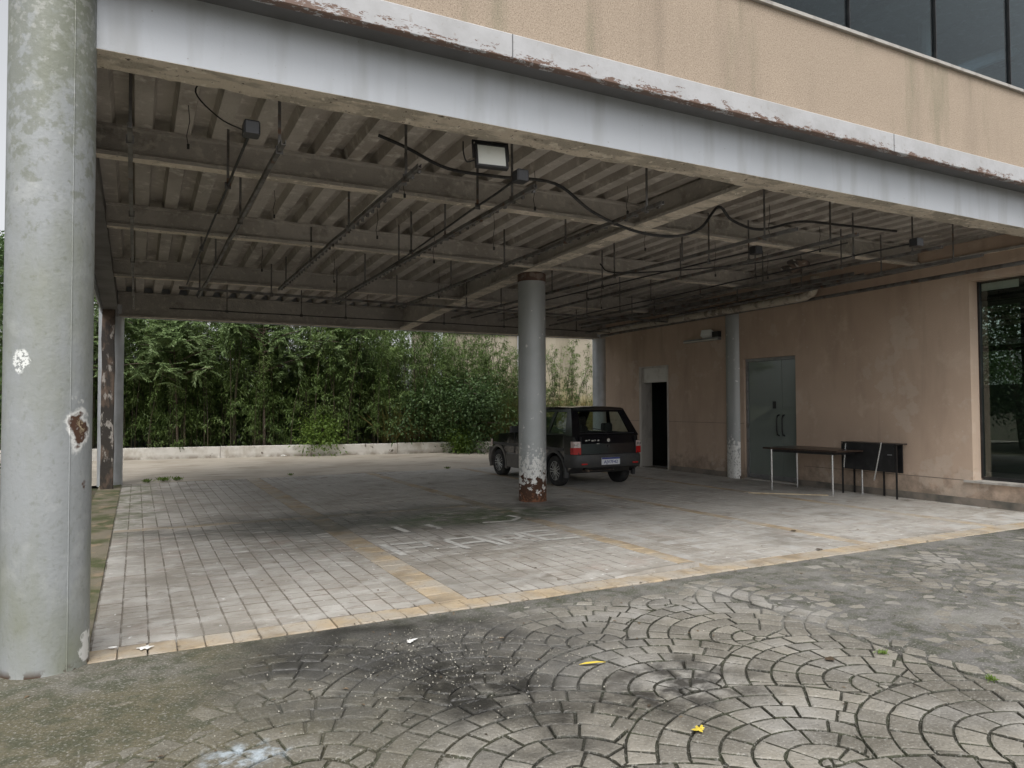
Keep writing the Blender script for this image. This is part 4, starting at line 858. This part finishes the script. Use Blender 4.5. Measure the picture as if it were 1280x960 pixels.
leaf('fallen_leaf', 'yellowleaf', 2.28, 3.57, .16, -.25, 'long narrow yellow leaf on the cobbles', 'leaf', .008)
leaf('fallen_leaf', 'brownleaf', 3.62, 2.95, .05, .4, 'dark dead leaf lying on the cobbles at the right', 'leaf', .008, True)
leaf('paper_scrap', 'paper', 1.56, 4.42, .05, .3, 'small white paper scrap on the oily cobbles', 'scrap', .01, True)
leaf('paper_scrap', 'paper', .06, 5.07, .06, .3, 'white scrap by the foot of the front left column', 'scrap', .01, True)
leaf('paper_scrap', 'paper', -.12, 5.17, .03, .3, 'tiny white scrap right beside the front left column', 'scrap', .01, True)
leaf('fallen_leaf', 'brownleaf', 6.9, 6.1, .06, .4, 'dark dead leaf on the right part of the tiled floor', 'leaf', .008, True)
leaf('fallen_leaf', 'brownleaf', 6.25, 5.2, .05, 1.4, 'dark dead leaf on the ochre front band', 'leaf', .010, True)
# gravel crumbs on the oily patch: uncountable
m = MB()
for k in range(1300):
    if k < 1000: x_, y_ = random.gauss(1.65, .42), random.gauss(4.05, .38)
    else: x_, y_ = random.uniform(-.3, 4.2), random.uniform(2.3, 4.8)
    if y_ > 4.9: continue
    s = random.choice((.002, .0025, .003, .0035, .004, .006)); a = random.random()*3
    m.quadset([(x_+s*math.cos(a+t), y_+s*math.sin(a+t), .001) for t in (0, 2.1, 4.2)] + [(x_, y_, .002+s)], [(0, 1, 3), (1, 2, 3), (2, 0, 3)])
tag(m.build('gravel_crumbs', 'crumb'), 'pale gravel crumbs scattered over the oily cobbles', 'gravel', kind='stuff')

m = MB()
for k in range(420):
    q = random.random()
    if q < .35: x_, y_ = 10.86 - abs(random.gauss(0, .12)), random.uniform(4.5, 15.5)
    elif q < .6: x_, y_ = random.uniform(-.2, 10.8), random.uniform(5.2, 16)
    elif q < .75: x_, y_ = random.uniform(-.2, 9), 4.94 + random.gauss(0, .05)
    else: x_, y_ = random.uniform(-.6, 6), random.uniform(2.2, 4.9)
    s = random.uniform(.006, .022); a = random.random()*6.28
    m.quadset([(x_+s*math.cos(a)*f1 - s*.45*math.sin(a)*f2, y_+s*math.sin(a)*f1 + s*.45*math.cos(a)*f2, .004+.3*s*abs(f2)*random.random()) for f1, f2 in ((-1, 0), (0, -1), (1, 0), (0, 1))], [(0, 1, 2, 3)])
tag(m.build('leaf_litter', 'litterbrown'), 'small dry leaf flakes and grit strewn over the paving', 'leaf litter', kind='stuff')

# ================================================================== LOW WALL, BACK WALL AND PLANTS
ka = Vector((-8, 24.95, 0)); kb = Vector((20, 19.45, 0)); kd = (kb-ka).normalized(); kn = Vector((-kd.y, kd.x, 0)); KL = (kb-ka).length
def kpt(u, v, z=0): return ka + kd*u + kn*v + Vector((0, 0, z))
lw = empty('low_wall', ka, 'low whitewashed wall in front of the bamboo hedge', 'wall')
lw.rotation_euler = (0, 0, math.atan2(kd.y, kd.x)); u = 0
while u < KL:
    b_ = MB().cbox(u+.004, min(u+2.6, KL)-.004, -.0, .18, -.05, .33 + random.uniform(-.01, .01), .012); b_.build('wall_block', 'kerb', lw); u += 2.6
# planting bed behind the wall
m = MB(); uu = np.linspace(-2, KL+2, 40); vv = [.185, .8, 2, 4, 7, 11]
m.v = [tuple(kpt(a, b, .20 + .08*fnoise(a, b, .8) + .09*max(0, b-2))) for b in vv for a in uu]
m.f = [(j*40+i, j*40+i+1, (j+1)*40+i+1, (j+1)*40+i) for j in range(5) for i in range(39)]
tag(m.build('planting_bed', 'soil'), kind='structure')
# neighbouring building: stained rear wall with pilasters
nb = empty('neighbour_building', (14, 29, 0), 'stained beige building wall rising behind the hedge at the right', 'building'); nb.rotation_euler = (0, 0, math.atan2(kd.y, kd.x))
box('wall', 'backwall', nb, -3.5, 22, 0, .4, -.2, 9.0)
for px_ in (-2.6, 1.2, 5.0, 8.8): box('pilaster', 'colB', nb, px_, px_+.38, -.14, -.002, -.2, 9.0)
box('ledge', 'sill', nb, -3.5, 22, -.10, -.003, 4.7, 4.9)

def leaves_mesh(name, base, dirs, L, Wd, droop=.35):
    """one quad (folded kite) per leaf"""
    n = len(base); d = dirs/np.linalg.norm(dirs, axis=1, keepdims=True); upv = np.tile([0, 0, 1.], (n, 1)) + rng.normal(0, .5, (n, 3))
    side = np.cross(d, upv); side /= np.linalg.norm(side, axis=1, keepdims=True)+1e-9
    L = np.asarray(L).reshape(-1, 1)*np.ones((n, 1)); Wd = np.asarray(Wd).reshape(-1, 1)*np.ones((n, 1))
    mid = base + d*L*.45; tip = base + d*L - np.array([0, 0, 1])*L*droop
    v = np.stack([base, mid+side*Wd, tip, mid-side*Wd], 1).reshape(-1, 3); q = np.arange(n*4).reshape(-1, 4)
    return npmesh(name, v, q)
def make_bamboo(k, H, spread, ncul, nodes=15, per=36, Lf=(.08, .16)):
    cul = MB(); B = []; D = []
    for c in range(ncul):
        bx_, by_ = rng.normal(0, spread, 2)*np.array([1, .6]); h_ = H*rng.uniform(.62, 1.0); lean = rng.normal(0, .10, 2)
        pts = []
        for t in np.linspace(0, 1, 6): pts.append((bx_+lean[0]*h_*t*t, by_+lean[1]*h_*t*t, h_*t))
        cul.tube(pts, [.018*(1-.75*t) for t in np.linspace(0, 1, 6)], 5, cap=False)
        z0 = rng.uniform(.02, .25)
        for t in np.linspace(z0, 1, nodes):
            p = np.array([bx_+lean[0]*h_*t*t, by_+lean[1]*h_*t*t, h_*t]); az = rng.uniform(0, 6.28); bl = .5*(1.15-t*.6)*rng.uniform(.5, 1.2)
            bd = np.array([math.cos(az), math.sin(az), .35]); s_ = rng.uniform(.1, 1, per)[:, None]
            pp = p + bd*bl*s_ - np.array([0, 0, .25])*bl*s_**2 + rng.normal(0, .06, (per, 3)); B.append(pp); D.append(bd*.6 + rng.normal(0, .6, (per, 3)) + np.array([0, 0, -.25]))
    B = np.concatenate(B); D = np.concatenate(D)
    return cul.mesh('culms'), leaves_mesh('foliage', B, D, rng.uniform(*Lf, len(B)), rng.uniform(.010, .018, len(B)))
def make_tree(H, spread, nl, leaf_n, Lf, Wf, z0=.35, feathery=False, trunk_r=.09):
    wood = MB(); B = []; D = []
    lean = rng.normal(0, .05, 2); tp = [(lean[0]*H*t, lean[1]*H*t, H*.8*t) for t in np.linspace(0, 1, 6)]
    wood.tube(tp, [trunk_r*(1-.8*t) for t in np.linspace(0, 1, 6)], 8, cap=False)
    for l in range(nl):
        t = rng.uniform(z0, .98); p0 = np.array([lean[0]*H*t, lean[1]*H*t, H*.8*t]); az = rng.uniform(0, 6.28) + l*2.4; ln = spread*(1.2-.65*t)*rng.uniform(.6, 1.1)
        dr = np.array([math.cos(az), math.sin(az), rng.uniform(.15, .7)]); pts = [p0 + dr*ln*s_ - np.array([0, 0, .22*ln])*s_*s_ for s_ in np.linspace(0, 1, 5)]
        wood.tube([tuple(p) for p in pts], [.03*(1-.8*s_) for s_ in np.linspace(0, 1, 5)], 5, cap=False)
        for q in range(7):
            s_ = rng.uniform(.3, 1.); c0 = p0 + dr*ln*s_ - np.array([0, 0, .22*ln])*s_*s_ + rng.normal(0, .12, 3)
            if feathery:
                for fr in range(max(1, leaf_n//40)):
                    fd = rng.normal(0, 1, 3); fd[2] = fd[2]*.45 - .15; fd /= np.linalg.norm(fd); ss = np.linspace(.05, 1, 20)[:, None]*.42
                    sd_ = np.cross(fd, [0, 0, 1]); base = c0 + fd*ss - np.array([0, 0, .35])*ss**2
                    for sg in (-1, 1): B.append(base); D.append(np.tile(sd_*sg + fd*.4, (20, 1)) + rng.normal(0, .15, (20, 3)))
            else:
                cl = c0 + rng.normal(0, 1, (leaf_n, 3))*np.array([.26, .26, .2]); B.append(cl); D.append((cl-c0)*2.0 + rng.normal(0, .5, (leaf_n, 3)) + np.array([0, 0, .1]))
    B = np.concatenate(B); D = np.concatenate(D)
    return wood.mesh('trunk'), leaves_mesh('crown', B, D, rng.uniform(*Lf, len(B)), rng.uniform(*Wf, len(B)), .25)
def plant(name, ms, mats, names, loc, rz, sc, label, cat, group=None):
    t = empty(name, loc, label, cat, group, rz); t.scale = (sc, sc, sc)
    for me, mt, nm in zip(ms, mats, names):
        link(nm, me, mt, t)
    return t
bam = [make_bamboo(0, 4.6, .45, 16), make_bamboo(1, 5.4, .5, 16), make_bamboo(2, 3.9, .42, 15), make_bamboo(3, 5.0, .5, 17)]
pos_words = ['leftmost', 'second', 'third', 'fourth', 'fifth', 'sixth', 'seventh', 'eighth', 'ninth', 'tenth', 'eleventh', 'twelfth', 'thirteenth', 'fourteenth', 'fifteenth', 'sixteenth', 'seventeenth', 'eighteenth']
us_ = np.linspace(6.0, 21.6, 18)
for i, u in enumerate(us_):
    p = kpt(u + random.uniform(-.25, .25), .75 + random.uniform(-.1, .5), .2); sc = random.uniform(.8, 1.08)*(1 if u < 16.5 else .85 if u < 19 else .7)
    plant('bamboo_clump', bam[i % 4], ('culm', 'bamboo'), ('culms', 'foliage'), p, random.uniform(0, 6.28), sc, ('leftmost green bamboo clump in the front row behind the low wall' if i == 0 else '%s green bamboo clump from the left in the front row behind the low wall' % pos_words[i]), 'bamboo', 'bamboo clumps in the front row')
us2 = np.linspace(4.6, 19.2, 13)
for i, u in enumerate(us2):
    p = kpt(u + random.uniform(-.3, .3), 2.3 + random.uniform(-.2, .5), .25)
    plant('bamboo_clump', bam[(i*3+1) % 4], ('culm', 'bamboo'), ('culms', 'foliage'), p, random.uniform(0, 6.28), random.uniform(1.0, 1.25)*(1 if u < 15 else .85), ('leftmost tall bamboo clump in the back row of the hedge' if i == 0 else '%s tall bamboo clump from the left in the back row of the hedge' % pos_words[i]), 'bamboo', 'bamboo clumps in the back row')
fea = [make_tree(5.6, 1.9, 22, 130, (.07, .12), (.014, .021), .52, True, .05), make_tree(5.2, 1.8, 20, 130, (.07, .12), (.014, .021), .50, True, .045)]
for i, (u, v, sc, lb) in enumerate(((6.9, .35, 1.0, 'feathery pale green tree arching over the hedge at the far left'), (9.2, .30, .95, 'feathery pale green tree arching over the hedge just right of the rear left column'), (11.6, .5, .98, 'feathery pale tree with bare stem in the middle of the hedge'), (14.0, .7, 1.0, 'feathery pale tree right of the bare stemmed one'))):
    plant('feathery_tree', fea[i % 2], ('bark', 'feather'), ('trunk', 'crown'), kpt(u, v, .2), i*1.7, sc, lb, 'tree', 'feathery trees in the hedge')
dk_t = make_tree(7.5, 3.0, 30, 70, (.10, .17), (.03, .05), .15, False, .14)
for i, (u, v, sc) in enumerate(((2.5, 6.5, 1.1), (7.2, 6.2, 1.15), (11.2, 6.0, 1.1), (15.0, 5.6, .95))):
    plant('broadleaf_tree', dk_t, ('bark', 'bush'), ('trunk', 'crown'), kpt(u, v, .4), i*2.1, sc, '%s dark broadleaf tree from the left standing behind the bamboo' % ['first', 'second', 'third', 'fourth'][i], 'tree', 'dark trees behind the bamboo')
bush = make_tree(2.6, 1.25, 20, 46, (.07, .14), (.02, .04), .02, False, .04)
bush2 = make_tree(2.2, 1.5, 15, 50, (.07, .13), (.02, .036), .05, False, .04)
plant('climbing_bush', bush, ('bark', 'bush'), ('trunk', 'crown'), kpt(17.9, .45, .1), .4, 1.05, 'dark leafy bush spilling over the low wall behind the car', 'bush')
plant('climbing_bush', bush2, ('bark', 'bush'), ('trunk', 'crown'), kpt(16.7, .7, .15), 2.4, .95, 'dark leafy bush left of the one spilling over the wall', 'bush')
for i, u in enumerate(np.linspace(5, 20, 11)):
    plant('undergrowth_bush', bush, ('bark', 'bush'), ('trunk', 'crown'), kpt(u, 3.4 + .4*(i % 2), .3), i*1.3, 1.15 if u < 16 else .8, '%s dark bush from the left in the undergrowth deep behind the bamboo stems' % ordn[i], 'bush', 'undergrowth behind the bamboo')
sh = make_tree(.75, .5, 14, 26, (.07, .12), (.02, .035), .02, False, .015)
plant('small_shrub', sh, ('bark', 'bright'), ('stems', 'leaves'), kpt(13.35, .35, .25), 0, 1., 'small bright green shrub just behind the low wall', 'shrub')
plant('small_shrub', sh, ('bark', 'bush'), ('stems', 'leaves'), kpt(17.55, -.15, .0), 2, .75, 'low dark shrub growing at the foot of the low wall', 'shrub')
# dry grass bank at the right end of the bed
B = rng.uniform([15.2, .3, .2], [24, 3.2, .25], (9000, 3)); Bw = np.array([list(kpt(a, b, c + .05)) for a, b, c in B]); D = rng.normal(0, .28, (9000, 3)) + np.array([0, 0, 1.])
tag(link('dry_grass', leaves_mesh('dry_grass', Bw, D, rng.uniform(.6, 2.3, 9000), .013, .25), 'dry'), 'tall dry yellow grass on the bank behind the car', 'grass', kind='stuff')
# bare branch near the rear right column
tag(MB().tube(smooth_path([kpt(23.2, 1.2, 4.6), kpt(22.8, 1.0, 4.2), kpt(23.1, .9, 3.6), kpt(23.6, .8, 3.0)]), .03, 6).build('bare_branch', 'bark'), 'bare brown branch hanging beside the rear right column', 'branch')
# left-hand side of the carport: trees along the boundary
lt = make_tree(7.6, 2.6, 30, 80, (.09, .15), (.028, .045), .12, False, .13)
for i, (x_, y_, sc) in enumerate(((-4.3, 13.8, 1.0), (-4.4, 18.2, 1.05), (-4.6, 9.6, .9), (-6.5, 14.5, 1.1))):
    plant('boundary_tree', lt, ('bark', 'bush'), ('trunk', 'crown'), (x_, y_, -.05), i*1.9, sc, ['leafy tree seen past the left edge of the front column', 'leafy tree beyond the rear left column outside the carport', 'leafy tree outside the carport nearest the front column', 'leafy tree farthest out on the left boundary'][i], 'tree', 'trees along the left boundary')
# trees added beyond the room's far window in place of reflected leaves
for i, (x_, y_) in enumerate(((20.5, 9.5), (22.0, 12.5))):
    plant('courtyard_tree', lt, ('bark', 'bush'), ('trunk', 'crown'), (x_, y_, -.05), i+1., .85, ['tree seen through the big window at the right, nearer one', 'tree seen through the big window at the right, farther one'][i], 'tree', 'trees behind the building')
# weeds
wd = []
Bq = rng.normal(0, .05, (90, 3))*np.array([1, 1, .2]) + np.array([0, 0, .02]); wd.append(leaves_mesh('weed', Bq, rng.normal(0, .5, (90, 3)) + np.array([0, 0, .8]), rng.uniform(.05, .16, 90), .012, .3))
for (x_, y_, s_, lb) in ((.50, 16.25, .95, 'larger green weed at the rear edge of the tiled floor'), (.20, 16.2, .7, 'green weed beside the rear left column'), (.75, 16.3, .8, 'small weed right of the larger one at the rear floor edge'), (3.0, 16.3, .45, 'tiny weed on the driveway behind the carport'), (6.6, 16.1, .5, 'low weed on the driveway left of the car'), (3.99, 2.88, .25, 'tiny weed in the groove between the cobble panels'), (4.12, 2.33, .25, 'tiny weed in the groove at the right edge of the picture')):
    o = link('weed', wd[0], 'bright'); o.location = (x_, y_, 0); o.scale = (s_, s_, s_); o.rotation_euler = (0, 0, x_*7); tag(o, lb, 'weed')
o = leaf('rubble_stone', 'paper', 3.9, 22.4, .12, .3, 'pale lump of rubble at the foot of the low wall', 'stone', .02, True); o.scale = (1, 1, 6)
